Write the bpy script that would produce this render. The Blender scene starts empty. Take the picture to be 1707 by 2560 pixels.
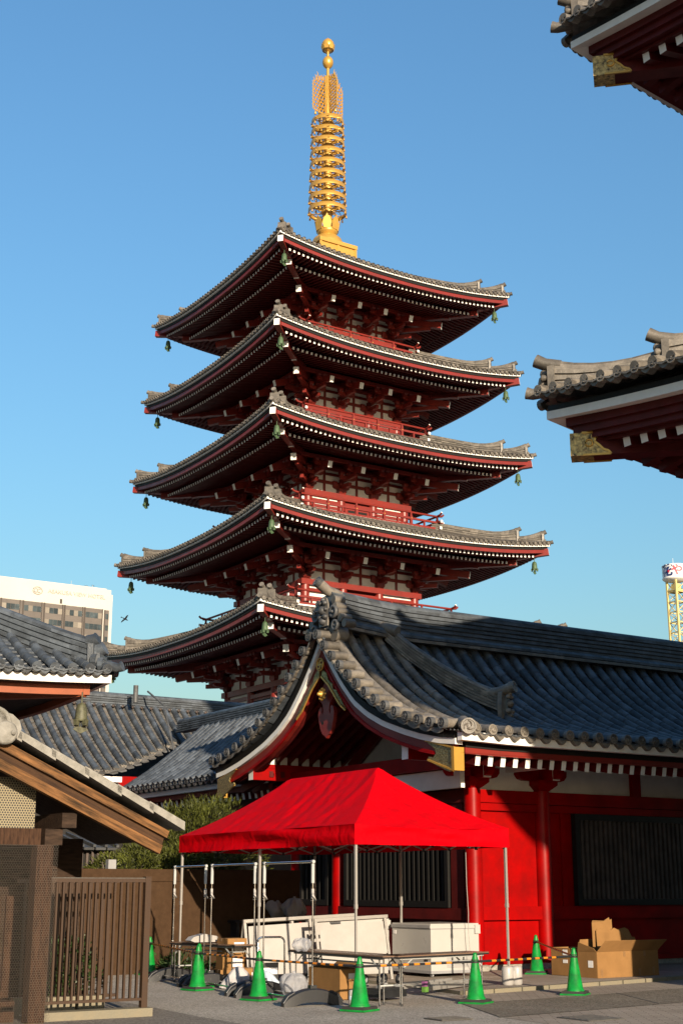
import bpy, math, random
from mathutils import Matrix, Vector
random.seed(7)
R = math.radians
C = bpy.context.scene.collection
SC = bpy.context.scene

# ---------------------------------------------------------------- camera
CAMH = 1.65
cam_data = bpy.data.cameras.new("camera")
cam = bpy.data.objects.new("camera", cam_data); C.objects.link(cam)
cam_data.sensor_fit = 'VERTICAL'; cam_data.sensor_height = 36.0
cam_data.lens = 36.0 * 3400.0 / 2560.0
cam_data.clip_start = 0.1; cam_data.clip_end = 6000
PITCH = math.atan2(940.0, 3400.0)
cam.location = (0, 0, CAMH); cam.rotation_euler = (math.pi / 2 + PITCH, 0, 0)
SC.camera = cam

# ---------------------------------------------------------------- light
SUN_AZ = R(21.0)      # to the right of straight behind the camera
SUN_EL = R(14.5)
sd = Vector((math.sin(SUN_AZ) * math.cos(SUN_EL), -math.cos(SUN_AZ) * math.cos(SUN_EL), math.sin(SUN_EL)))
sun_data = bpy.data.lights.new("sun", 'SUN'); sun_data.energy = 4.8; sun_data.angle = R(0.5)
sun_data.color = (1.0, 0.83, 0.62)
sun = bpy.data.objects.new("sun", sun_data); C.objects.link(sun)
sun.location = sd * 100
sun.rotation_euler = (-sd).to_track_quat('-Z', 'Y').to_euler()
W = bpy.data.worlds.new("World"); SC.world = W; W.use_nodes = True
nt = W.node_tree; nt.nodes.clear()
sky = nt.nodes.new('ShaderNodeTexSky'); sky.sky_type = 'NISHITA'; sky.sun_disc = False
sky.sun_elevation = SUN_EL; sky.sun_rotation = math.atan2(sd.x, sd.y)
sky.altitude = 0; sky.air_density = 2.0; sky.dust_density = 1.5; sky.ozone_density = 7.6
bg = nt.nodes.new('ShaderNodeBackground'); bg.inputs[1].default_value = 0.107
wo = nt.nodes.new('ShaderNodeOutputWorld')
nt.links.new(sky.outputs[0], bg.inputs[0]); nt.links.new(bg.outputs[0], wo.inputs[0])
SC.view_settings.view_transform = 'Standard'; SC.view_settings.look = 'None'
SC.view_settings.exposure = 1.13; SC.view_settings.gamma = 1.0
SC.cycles.max_bounces = 6; SC.cycles.diffuse_bounces = 3; SC.cycles.glossy_bounces = 3
SC.cycles.transparent_max_bounces = 12

# ---------------------------------------------------------------- temple grid: everything is built parallel to it
RZ = R(32.5)
AX = Vector((math.cos(RZ), math.sin(RZ), 0)); AY = Vector((-math.sin(RZ), math.cos(RZ), 0))
def G(x, y, z=0.0):
    p = AX * x + AY * y
    return Vector((p.x, p.y, z))

# ---------------------------------------------------------------- materials
def dim(c):
    return tuple(q * (.70 if max(c) < .5 else .80) for q in c)
def mat(name, col, rough=0.6, metal=0.0, var=0.15, scale=6.0, rnd=0.0, bump=0.0, bscale=40.0, spec=0.4, col2=None, coat=0.0, rot=None, coord='Object', stretch=None, detail=5.0):
    col = dim(col); col2 = dim(col2) if col2 else None
    m = bpy.data.materials.new(name); m.use_nodes = True
    n = m.node_tree.nodes; l = m.node_tree.links
    b = n['Principled BSDF']
    b.inputs['Roughness'].default_value = rough; b.inputs['Metallic'].default_value = metal
    b.inputs['Specular IOR Level'].default_value = spec; b.inputs['Coat Weight'].default_value = coat
    tc = n.new('ShaderNodeTexCoord'); src = tc.outputs[coord]
    if stretch:
        mp = n.new('ShaderNodeMapping'); mp.inputs['Scale'].default_value = stretch
        if rot: mp.vector_type = 'TEXTURE'; mp.inputs['Rotation'].default_value = rot; mp.inputs['Scale'].default_value = [1 / q for q in stretch]
        l.new(src, mp.inputs[0]); src = mp.outputs[0]
    nz = n.new('ShaderNodeTexNoise'); nz.inputs['Scale'].default_value = scale; nz.inputs['Detail'].default_value = detail
    nz.inputs['Roughness'].default_value = 0.62
    l.new(src, nz.inputs['Vector'])
    mx = n.new('ShaderNodeMix'); mx.data_type = 'RGBA'
    c2 = col2 if col2 else tuple(c * (1 - 2 * var) for c in col)
    c1 = col if col2 else tuple(min(1, c * (1 + var)) for c in col)
    mx.inputs['A'].default_value = (*c1, 1); mx.inputs['B'].default_value = (*c2, 1)
    rp = n.new('ShaderNodeValToRGB'); rp.color_ramp.elements[0].position = 0.32; rp.color_ramp.elements[1].position = 0.68
    l.new(nz.outputs['Fac'], rp.inputs[0]); l.new(rp.outputs[0], mx.inputs['Factor'])
    out = mx.outputs['Result']
    if rnd > 0:
        at = n.new('ShaderNodeAttribute'); at.attribute_name = 'rnd'
        hs = n.new('ShaderNodeHueSaturation')
        mr = n.new('ShaderNodeMapRange'); mr.inputs['To Min'].default_value = 1 - rnd; mr.inputs['To Max'].default_value = 1 + rnd
        l.new(at.outputs['Fac'], mr.inputs['Value']); l.new(mr.outputs[0], hs.inputs['Value']); l.new(out, hs.inputs['Color'])
        out = hs.outputs['Color']
    l.new(out, b.inputs['Base Color'])
    # roughness wander
    mr2 = n.new('ShaderNodeMapRange'); mr2.inputs['To Min'].default_value = max(0.05, rough - 0.12); mr2.inputs['To Max'].default_value = min(1, rough + 0.12)
    l.new(nz.outputs['Fac'], mr2.inputs['Value']); l.new(mr2.outputs[0], b.inputs['Roughness'])
    if bump > 0:
        n2 = n.new('ShaderNodeTexNoise'); n2.inputs['Scale'].default_value = bscale; n2.inputs['Detail'].default_value = 4
        l.new(src, n2.inputs['Vector'])
        bp = n.new('ShaderNodeBump'); bp.inputs['Strength'].default_value = bump; bp.inputs['Distance'].default_value = 0.02
        l.new(n2.outputs['Fac'], bp.inputs['Height']); l.new(bp.outputs[0], b.inputs['Normal'])
    return m

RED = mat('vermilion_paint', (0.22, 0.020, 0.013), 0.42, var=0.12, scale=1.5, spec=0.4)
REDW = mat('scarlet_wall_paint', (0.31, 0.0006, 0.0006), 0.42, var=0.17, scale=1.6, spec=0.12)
REDD = mat('shaded_red_paint', (0.100, 0.008, 0.007), 0.55, var=0.15, scale=3, spec=0.2)  # shade under eaves, brackets and tent put into a darker red
WHITE = mat('white_lime_paint', (0.80, 0.79, 0.76), 0.6, var=0.04, scale=4, spec=0.2)
PLAST = mat('plaster', (0.74, 0.72, 0.68), 0.8, var=0.06, scale=2, spec=0.1, bump=0.1)
TILE = mat('sunlit_tan_roof_tile', (0.165, 0.146, 0.122), 0.5, var=0.22, scale=5, rnd=0.38, bump=0.25, bscale=30, spec=0.45)  # warm low sunlight is put into this tan tile colour
TILED = mat('dark_roof_tile', (0.07, 0.072, 0.075), 0.55, var=0.22, scale=5, rnd=0.4, bump=0.25, bscale=30, spec=0.4)
TILEB = mat('shade_blue_roof_tile', (0.075, 0.088, 0.104), 0.5, var=0.25, scale=4, rnd=0.4, bump=0.25, bscale=30, spec=0.4)  # bluish shade is put into this tile colour
DARK = mat('near_black_and_shade', (0.012, 0.011, 0.010), 0.6, var=0.1, spec=0.2)  # dark parts, plus painted shadow gaps and shaded gable slats
BLACKW = mat('black_wood', (0.016, 0.014, 0.013), 0.45, var=0.2, spec=0.3)
SLAT = mat('aged_brown_slat', (0.085, 0.062, 0.052), 0.6, var=0.2, scale=3)
GOLD = mat('gold_leaf', (0.66, 0.37, 0.07), 0.36, metal=0.45, spec=.6, var=0.08, scale=3)
BRASS = mat('chased_brass', (0.62, 0.50, 0.22), 0.4, metal=0.85, col2=(0.16, 0.12, 0.05), scale=26, bump=0.6, bscale=45)
GREENB = mat('verdigris_bronze', (0.07, 0.125, 0.055), 0.6, var=0.25, scale=12)
OLIVEB = mat('olive_bronze', (0.10, 0.10, 0.055), 0.6, var=0.3, scale=14)
GILT = mat('gilt_openwork', (0.80, 0.58, 0.20), 0.4, metal=0.25, col2=(0.05, 0.035, 0.015), scale=15, bump=0.5, bscale=30, spec=.5)
GRAN = mat('granite', (0.36, 0.335, 0.29), 0.8, var=0.15, scale=25, spec=0.1)
SLOTS = [TILE, WHITE, RED, REDD, DARK, GOLD, PLAST, TILED, BRASS, REDW, TILEB, BLACKW, SLAT, GRAN, GILT]
mTILE, mWHITE, mRED, mREDD, mDARK, mGOLD, mPLAST, mTILED, mBRASS, mREDW, mTILEB, mBLACK, mSLAT, mGRAN, mGILT = range(15)

# ---------------------------------------------------------------- mesh builder
class M:
    def __init__(s, off=(0, 0, 0), mats=None):
        s.v = []; s.f = []; s.m = []; s.s = []; s.r = []; s.off = Vector(off); s.T = None; s.mats = mats or SLOTS
    def add(s, vs, fs, m=0, sm=False, r=None):
        o = len(s.v); T = s.T; off = s.off
        for p in vs:
            p = Vector(p)
            if T is not None: p = T @ p
            s.v.append(tuple(p - off))
        if r is None: r = random.random()
        for f in fs:
            s.f.append(tuple(i + o for i in f)); s.m.append(m); s.s.append(sm); s.r.append(r)
    def box(s, c, d, m=0, rz=0, r=None, top=None):
        cx, cy, cz = c; x, y, z = d[0] / 2, d[1] / 2, d[2] / 2
        k = top if top else 1.0
        P = [(-x, -y, -z), (x, -y, -z), (x, y, -z), (-x, y, -z), (-x * k, -y * k, z), (x * k, -y * k, z), (x * k, y * k, z), (-x * k, y * k, z)]
        if rz:
            ca, sa = math.cos(rz), math.sin(rz); P = [(a * ca - b * sa, a * sa + b * ca, q) for a, b, q in P]
        s.add([(a + cx, b + cy, q + cz) for a, b, q in P], [(3, 2, 1, 0), (4, 5, 6, 7), (0, 1, 5, 4), (1, 2, 6, 5), (2, 3, 7, 6), (3, 0, 4, 7)], m, r=r)
    def bx(s, a, b, m=0, r=None):
        s.box([(a[i] + b[i]) / 2 for i in range(3)], [abs(b[i] - a[i]) for i in range(3)], m, r=r)
    def beam(s, a, b, w, h, m=0, em=None, up=(0, 0, 1), w2=None, h2=None, em2=None):
        a = Vector(a); b = Vector(b); d = (b - a).normalized(); u = Vector(up)
        sd_ = d.cross(u).normalized(); u = sd_.cross(d)
        w2 = w if w2 is None else w2; h2 = h if h2 is None else h2
        P = [a + sd_ * (i * w / 2) + u * (j * h / 2) for i, j in ((-1, -1), (1, -1), (1, 1), (-1, 1))]
        P += [b + sd_ * (i * w2 / 2) + u * (j * h2 / 2) for i, j in ((-1, -1), (1, -1), (1, 1), (-1, 1))]
        s.add(P, [(0, 1, 5, 4), (1, 2, 6, 5), (2, 3, 7, 6), (3, 0, 4, 7)], m)
        s.add(P[:4], [(3, 2, 1, 0)], m if em is None else em); s.add(P[4:], [(0, 1, 2, 3)], m if em2 is None else em2)
    def tube(s, pts, r, n=8, m=0, cap=True, sm=True, arc=None, up=(0, 0, 1), capm=None):
        pts = [Vector(p) for p in pts]; k = len(pts); vs = []
        rr = r if isinstance(r, (list, tuple)) else [r] * k
        a0, a1 = arc if arc else (0, 2 * math.pi)
        cnt = n + 1 if arc else n
        for i, p in enumerate(pts):
            d = (pts[min(i + 1, k - 1)] - pts[max(i - 1, 0)]).normalized()
            u = Vector(up)
            if abs(d.dot(u)) > 0.98: u = Vector((1, 0, 0))
            x = d.cross(u).normalized(); y = x.cross(d)
            for j in range(cnt):
                a = a0 + (a1 - a0) * j / n
                vs.append(p + x * (rr[i] * math.cos(a)) + y * (rr[i] * math.sin(a)))
        fs = []
        for i in range(k - 1):
            for j in range(n):
                q = (j + 1) if arc else (j + 1) % n
                fs.append((i * cnt + j, i * cnt + q, (i + 1) * cnt + q, (i + 1) * cnt + j))
        s.add(vs, fs, m, sm)
        if cap:
            s.add(vs[:cnt], [tuple(range(cnt))[::-1]], m if capm is None else capm); s.add(vs[-cnt:], [tuple(range(cnt))], m if capm is None else capm)
    def lathe(s, prof, n=16, m=0, c=(0, 0, 0), axis=None, sm=True):
        c = Vector(c)
        if axis is None: X, Y, Zv = Vector((1, 0, 0)), Vector((0, 1, 0)), Vector((0, 0, 1))
        else:
            Zv = Vector(axis).normalized(); h = Vector((0, 0, 1)) if abs(Zv.z) < .9 else Vector((1, 0, 0))
            X = h.cross(Zv).normalized(); Y = Zv.cross(X)
        vs = []
        for r, z in prof:
            for j in range(n):
                a = 2 * math.pi * j / n
                vs.append(c + X * (r * math.cos(a)) + Y * (r * math.sin(a)) + Zv * z)
        fs = []
        for i in range(len(prof) - 1):
            for j in range(n):
                q = (j + 1) % n
                fs.append((i * n + j, i * n + q, (i + 1) * n + q, (i + 1) * n + j))
        s.add(vs, fs, m, sm)
        for i, fl in ((0, True), (len(prof) - 1, False)):
            if prof[i][0] > 1e-4 and prof[0] != prof[-1]:
                ids = tuple(range(i * n, (i + 1) * n)); s.add([vs[q] for q in ids], [tuple(range(n))[::-1] if fl else tuple(range(n))], m)
    def prism(s, poly, o, X, Y, depth, m=0, sidem=None):
        o = Vector(o); X = Vector(X); Y = Vector(Y); N = X.cross(Y).normalized() * depth
        a = [o + X * p[0] + Y * p[1] for p in poly]; b = [p + N for p in a]; n = len(poly)
        s.add(a, [tuple(range(n))[::-1]], m); s.add(b, [tuple(range(n))], m)
        s.add(a + b, [(i, (i + 1) % n, n + (i + 1) % n, n + i) for i in range(n)], m if sidem is None else sidem)
    def sweep(s, pts, prof, m=0, zs=None, up=(0, 0, 1), closed=True, seg_r=False, cap=True, mlist=None):
        # prof: list of (side offset, up offset)
        pts = [Vector(p) for p in pts]; k = len(pts); n = len(prof); vs = []
        for i, p in enumerate(pts):
            d = (pts[min(i + 1, k - 1)] - pts[max(i - 1, 0)]).normalized()
            u = Vector(up); x = d.cross(u).normalized()
            for a, b in prof: vs.append(p + x * a + u * (b * (zs[i] if zs else 1)))
        nn = n if closed else n - 1
        for i in range(k - 1):
            for j in range(nn):
                q = (j + 1) % n
                s.add([vs[i * n + j], vs[i * n + q], vs[(i + 1) * n + q], vs[(i + 1) * n + j]], [(0, 1, 2, 3)], mlist[j] if mlist else m, r=None if seg_r else 0.5)
        if cap and closed:
            s.add(vs[:n], [tuple(range(n))[::-1]], m); s.add(vs[-n:], [tuple(range(n))], m)
    def build(s, name, parent=None, loc=None, rz=None):
        me = bpy.data.meshes.new(name); me.from_pydata(s.v, [], s.f)
        used = sorted(set(s.m)); mp = {u: i for i, u in enumerate(used)}
        for u in used: me.materials.append(s.mats[u])
        me.polygons.foreach_set('material_index', [mp[i] for i in s.m])
        me.polygons.foreach_set('use_smooth', s.s)
        at = me.attributes.new('rnd', 'FLOAT', 'FACE'); at.data.foreach_set('value', s.r)
        me.update()
        o = bpy.data.objects.new(name, me); C.objects.link(o)
        if parent: o.parent = parent
        if loc is not None: o.location = loc
        if rz is not None: o.rotation_euler = (0, 0, rz)
        return o

def tag(o, label=None, cat=None, group=None, kind=None):
    if label: o['label'] = label
    if cat: o['category'] = cat
    if group: o['group'] = group
    if kind: o['kind'] = kind
    return o
def thing(name, label, cat, x, y, z=0.0, rot=0.0, group=None):
    o = bpy.data.objects.new(name, None); C.objects.link(o)
    o.empty_display_size = 0.2
    o.location = G(x, y, z); o.rotation_euler = (0, 0, RZ + rot)
    return tag(o, label, cat, group)
def copy_thing(o, label, x, y, z=None, rot=None):
    r = o.copy(); C.objects.link(r); r['label'] = label
    r.location = G(x, y, o.location.z if z is None else z)
    if rot is not None: r.rotation_euler = (0, 0, RZ + rot)
    for ch in list(o.children):
        c = ch.copy(); C.objects.link(c); c.parent = r
        for g in list(ch.children):
            d = g.copy(); C.objects.link(d); d.parent = c
    return r
def lerp(tab, x):
    if x <= tab[0][0]: return tab[0][1]
    for (a, b), (c, d) in zip(tab, tab[1:]):
        if x <= c: return b + (d - b) * (x - a) / (c - a)
    return tab[-1][1]

# ---------------------------------------------------------------- tile pieces
def tile_disc(B, c, out, r, m=mTILE, n=12, swirl=False):
    """round end tile: rim, recessed face, boss. out = outward unit vector"""
    B.lathe([(r, -0.10), (r, 0.0), (r * 0.80, 0.0), (r * 0.76, -0.018), (r * 0.30, -0.018), (r * 0.24, 0.0), (0.0, 0.004)], n, m, c, out, sm=False)
    if swirl:
        o = Vector(out).normalized(); X = Vector((0, 0, 1)).cross(o).normalized(); Y = o.cross(X); c = Vector(c) - o * 0.006
        for k in range(3):
            pts = []
            for q in range(5):
                a = k * 2.094 + q * 0.42; rr = r * (0.28 + 0.10 * q)
                pts.append(c + X * rr * math.cos(a) + Y * rr * math.sin(a))
            B.tube(pts, [r * .12, r * .12, r * .10, r * .07, r * .03], 4, m, sm=False)
def pan_lip(B, p0, p1, out, sag, th, m=mTILE, n=5):
    p0 = Vector(p0); p1 = Vector(p1); o = Vector(out); top = []; bot = []
    for i in range(n + 1):
        t = i / n; q = p0.lerp(p1, t); d = math.sin(math.pi * t)
        top.append(q + Vector((0, 0, 0.01 - sag * 0.45 * d))); bot.append(q + Vector((0, 0, -sag * 0.25 - sag * d)))
    k = n + 1; back = [p - o * 0.15 for p in top]; bb = [p - o * 0.15 for p in bot]
    fs = []
    for i in range(n):
        fs += [(i, i + 1, k + i + 1, k + i)]
    B.add(top + bot, fs, m)
    B.add(top + back, [(i + 1, i, k + i, k + i + 1) for i in range(n)], m)
    B.add(bot + bb, [(i, i + 1, k + i + 1, k + i) for i in range(n)], m)
def roll_row(B, path, r, tile_len, m=mTILE, n=6, step=0.008):
    """half round tiles lapping down a slope; path from eave upwards"""
    P = [Vector(p) for p in path]
    L = [0.0]
    for a, b in zip(P, P[1:]): L.append(L[-1] + (b - a).length)
    tot = L[-1]; cnt = max(1, int(round(tot / tile_len)))
    def at(s):
        for i in range(len(P) - 1):
            if s <= L[i + 1] + 1e-6:
                t = (s - L[i]) / max(1e-6, L[i + 1] - L[i]); return P[i].lerp(P[i + 1], t)
        return P[-1]
    jit = [0.0] + [(i + random.uniform(-.16, .16)) / cnt for i in range(1, cnt)] + [1.0]
    for i in range(cnt):
        s0 = tot * jit[i]; s1 = min(tot, tot * jit[i + 1] + 0.02)
        B.tube([at(s0), at(s1)], [r + step, r], n, m, cap=False, arc=(-0.25, math.pi + 0.25))
        a = at(s0); d = (at(s1) - a).normalized(); x = d.cross(Vector((0, 0, 1))).normalized(); y = x.cross(d)
        ring = [a + x * ((r + step) * math.cos(math.pi * j / n)) + y * ((r + step) * math.sin(math.pi * j / n)) for j in range(n + 1)]
        B.add(ring, [tuple(range(n + 1))[::-1]], m)
RIDGE_PROF = lambda w, h, n=5, cap=0.5: ([(w / 2 + (0.02 if i % 2 == 0 else 0.0), h * (i // 2 + i % 2) / n) for i in range(2 * n)],)
def ridge_profile(w, h, n, capr):
    """stacked ridge courses with small shadow gaps and a round cap"""
    right = []
    for i in range(n):
        z0 = h * i / n; z1 = h * (i + 1) / n; ww = w / 2 * (1 - 0.25 * i / n)
        right += [(ww, z0), (ww, z1 - 0.35 * h / n), (ww - 0.05, z1 - 0.35 * h / n), (ww - 0.05, z1)]
    capv = [(capr * math.cos(a), h + capr * 0.9 * math.sin(a)) for a in [math.pi * j / 6 for j in range(7)]]
    left = [(-x, z) for x, z in right][::-1]
    return right + capv + left
# ---------------------------------------------------------------- hipped roof with upswept corners
def hip_roof(parent, c, Lx, Ly, zt, S, Cl, pw, prof, Dmax, pitch, r, tile_len, fascia, rafters, soffit, off=(0, 0, 0),
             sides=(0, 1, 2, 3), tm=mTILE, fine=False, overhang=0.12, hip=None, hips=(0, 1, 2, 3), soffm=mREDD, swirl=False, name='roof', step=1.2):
    cx, cy = c
    def e(cd): return -S * (1 - max(0.0, 1 - max(cd, 0) / Cl) ** pw)
    def surf(L, a, d):
        f = max(0.0, 1 - max(d, 0) / Dmax) ** 1.5
        return zt + e(L - abs(a)) * f + (prof(d) if d > 0 else prof(0.0) + d * 0.12)
    Bt = M(off); Bf = M(off); Br = M(off); Bs = M(off)
    for k in sides:
        L, Wd = (Lx, Ly) if k % 2 == 0 else (Ly, Lx)
        T = Matrix.Translation((cx, cy, 0)) @ Matrix.Rotation(k * math.pi / 2, 4, 'Z')
        for B in (Bt, Bf, Br, Bs): B.T = T
        # tile bed
        N = int(2 * L / pitch); aa = [(-L + pitch * .5 + i * (2 * L - pitch) / (N - 1)) for i in range(N)]
        for a0, a1 in zip(aa, aa[1:]):
            am = (a0 + a1) / 2; dm0 = min(Dmax, L - abs(a0)); dm1 = min(Dmax, L - abs(a1))
            nst = max(2, int(min(Dmax, L - abs(am)) / (0.16 if fine else step)))
            for i in range(nst):
                t0, t1 = i / nst, (i + 1) / nst
                P = []
                for a, dm, t, up in ((a0, dm0, t0, 1), (a1, dm1, t0, 1), (a1, dm1, t1, 0), (a0, dm0, t1, 0)):
                    d = -overhang + t * (dm + overhang); P.append((a, -Wd + d, surf(L, a, d) + (0.02 * up if fine else 0)))
                if fine:
                    mid = [((P[0][j] + P[1][j]) / 2) for j in range(3)]; mid2 = [((P[2][j] + P[3][j]) / 2) for j in range(3)]
                    mid[2] -= pitch * .12; mid2[2] -= pitch * .12
                    Bt.add([P[0], mid, P[1], P[2], mid2, P[3]], [(0, 1, 4, 5), (1, 2, 3, 4)], tm, True)
                    dn = [(p[0], p[1], p[2] - .03) for p in (P[0], mid, P[1])]
                    Bt.add([P[0], mid, P[1]] + dn, [(0, 3, 4, 1), (1, 4, 5, 2)], tm)
                else: Bt.add(P, [(0, 1, 2, 3)], tm)
        for i, a in enumerate(aa):
            dm = min(Dmax, L - abs(a)); n = max(2, int(dm / 0.7) + 1)
            path = []
            for q in range(n + 1):
                d = -overhang + (dm + overhang) * q / n
                path.append((a, -Wd + d, surf(L, a, d) + r * 0.25))
            if fine: roll_row(Bt, path, r, tile_len, tm)
            else: Bt.tube(path, r, 5, tm, cap=False, arc=(0, math.pi))
            tile_disc(Bt, path[0], (0, -1, 0.06), r * 1.12, tm, 14 if fine else 9, swirl)
            if i: 
                ap = aa[i - 1]
                pan_lip(Bt, (ap + r * .8, -Wd - overhang + .03, surf(L, ap, -overhang) - r * .15), (a - r * .8, -Wd - overhang + .03, surf(L, a, -overhang) - r * .15), (0, -1, 0), r * 0.9, .04, tm, 5 if fine else 3)
        # boards under the eave
        ns = 44
        def seq(ins):
            hl = L - ins; return [-hl + 2 * hl * i / ns for i in range(ns + 1)]
        for ins, th, z1, z0, mm in fascia:
            vs = []; As = seq(ins)
            for j, a in enumerate(As):
                z = zt + e((L - ins) - abs(a)) * (1 - ins / Dmax) ** 1.5
                b = a * (L - ins - th) / (L - ins)
                vs += [(a, -Wd + ins, z + z0), (a, -Wd + ins, z + z1), (b, -Wd + ins + th, z + z1), (b, -Wd + ins + th, z + z0)]
            fs = []
            for j in range(ns):
                o = 4 * j
                fs += [(o, o + 4, o + 5, o + 1), (o + 1, o + 5, o + 6, o + 2), (o + 3, o + 2, o + 6, o + 7), (o, o + 3, o + 7, o + 4)]
            Bf.add(vs, fs, mm)
        for d0, d1, zo, slope, w, h, pt in rafters:
            n = int(2 * (L - d0) / pt)
            for i in range(n):
                a = -(L - d0) + (i + .5) * 2 * (L - d0) / n
                dd = min(d1, L - abs(a) - 0.12)
                if dd < d0 + .12: continue
                f0 = (1 - d0 / Dmax) ** 1.5; f1 = (1 - dd / Dmax) ** 1.5; ee = e(L - abs(a))
                Br.beam((a, -Wd + d0, zt + ee * f0 + zo), (a, -Wd + dd, zt + ee * f1 + zo + slope * (dd - d0)), w, h, mREDD, mWHITE, em2=mREDD)
        for d0, d1, zo, slope in soffit:
            vs = []; 
            for j in range(ns + 1):
                q = -1 + 2 * j / ns
                for d in (d0, (d0 + d1) / 2, d1):
                    a = q * (L - d); vs.append((a, -Wd + d, zt + e(L - abs(a) if abs(a) < L - d else d) * (1 - d / Dmax) ** 1.5 + zo + slope * (d - d0)))
            fs = []
            for j in range(ns):
                o = 3 * j; fs += [(o, o + 1, o + 4, o + 3), (o + 1, o + 2, o + 5, o + 4)]
            Bs.add(vs, fs, soffm)
    roof = Bt.build(name, parent)
    Bf.build('eave_fascia', roof)
    if Br.f: Br.build('rafter_row', roof)
    if Bs.f: Bs.build('soffit', roof)
    # hip ridges
    if hip:
        w, h, n, capr, d_low, d_high = hip['w'], hip['h'], hip['n'], hip['cap'], hip['low'], hip['high']
        for k in hips:
            sx, sy = ((-1, -1), (1, -1), (1, 1), (-1, 1))[k]
            def P(d, dz=0): return (cx + sx * (Lx - d), cy + sy * (Ly - d), surf(max(Lx, Ly) + 0, max(Lx, Ly) - d, d) + dz)
            B = M(off)
            for (da, db, hh, sw) in ((d_low, d_high + .25, h * hip.get('lowf', .62), hip['sweep']), (d_high, Dmax - .02, h, hip['sweep'])):
                npt = max(7, int((db - da) / 0.28)); pts = []; zsl = []
                for i in range(npt + 1):
                    d = da + (db - da) * i / npt
                    s = (d - da)
                    pts.append(P(d, -.06)); zsl.append(1 + (.06 + sw * max(0, 1 - s / hip['swl']) ** 2) / hh)
                B.sweep(pts, ridge_profile(w, hh, n, capr), tm, seg_r=True, zs=zsl); hh *= zsl[0]
                # end block, cap tip and demon tile
                p = Vector(pts[0]); dr = Vector((sx, sy, 0)).normalized()
                B.beam(p + Vector((0, 0, hh * .48)), p + dr * (w * .3) + Vector((0, 0, hh * .48)), w * 1.25, hh * 1.02, tm, w2=w * 1.1)
                tp = p + Vector((0, 0, hh + capr * .55))
                B.tube([tp - dr * .1, tp + dr * hip['tip'] * .5 + Vector((0, 0, hip['tip'] * .16)), tp + dr * hip['tip'] + Vector((0, 0, hip['tip'] * .42))], [capr * 1.05, capr * 1.08, capr * 1.15], 10, tm)
                if hip.get('oni'):
                    q = p + dr * (w * .5) + Vector((0, 0, hh * .5))
                    for (ox, oz, rr) in ((0, .02, .34), (-.28, -.3, .24), (.28, -.3, .24), (0, .36, .2), (-.33, .1, .17), (.33, .1, .17)):
                        sdv = Vector((-dr.y, dr.x, 0))
                        B.lathe([(rr * hh * .1, hh * rr * .55), (rr * hh * .6, hh * rr * .4), (rr * hh * .8, 0), (rr * hh * .5, -hh * .2)][::-1], 7, tm, q + sdv * (ox * w * 1.1) + Vector((0, 0, oz * hh)), dr)
                else:
                    sdv = Vector((-dr.y, dr.x, 0))
                    for ox in (-1, 1):
                        tile_disc(B, p + dr * (w * .55) + sdv * (ox * w * .45) + Vector((0, 0, hh * .22)), dr, capr * 1.1, tm, 9)
            # corner tile
            p = Vector(P(-overhang * .45, r * .5)); dr = Vector((sx, sy, 0)).normalized()
            B.tube([Vector(P(d_low + .1, r * .6)), p, p + dr * (r * 1.2) + Vector((0, 0, r * .35))], [r * 1.05, r * 1.1, r * 1.2], 9, tm)
            B.build('hip_ridge', roof)
    return roof, surf

# ---------------------------------------------------------------- five storey pagoda
PX, PY_ = -0.855, 75.0
loc = Vector((PX, PY_, 0)); plx = loc.dot(AX); ply = loc.dot(AY)
pag = thing('pagoda', 'five-storey vermilion pagoda with grey tiled roofs and a golden spire', 'pagoda', plx, ply)
ZT = {1: 14.60, 2: 19.79, 3: 24.87, 4: 29.83, 5: 34.74}
WW = {1: 9.50, 2: 8.87, 3: 8.36, 4: 7.99, 5: 7.64}
BB = {1: 3.95, 2: 3.52, 3: 3.16, 4: 2.88, 5: 2.62}
ZF = {2: 15.62, 3: 20.92, 4: 26.14, 5: 31.20}
BW = {2: 5.10, 3: 4.62, 4: 4.20, 5: 3.80}
SOR = 0.62
P_FASC = [(0.0, .14, 0.0, -.11, mWHITE), (.10, .10, -.11, -.27, mDARK), (.14, .12, -.275, -.47, mRED), (.24, .10, -.47, -.50, mREDD), (1.52, .14, -.66, -.50, mREDD)]  # near-black strip under the white board paints a shadow gap
P_RAFT_1 = (.44, 1.70, -.575, .02, .115, .13, .275)
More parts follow.
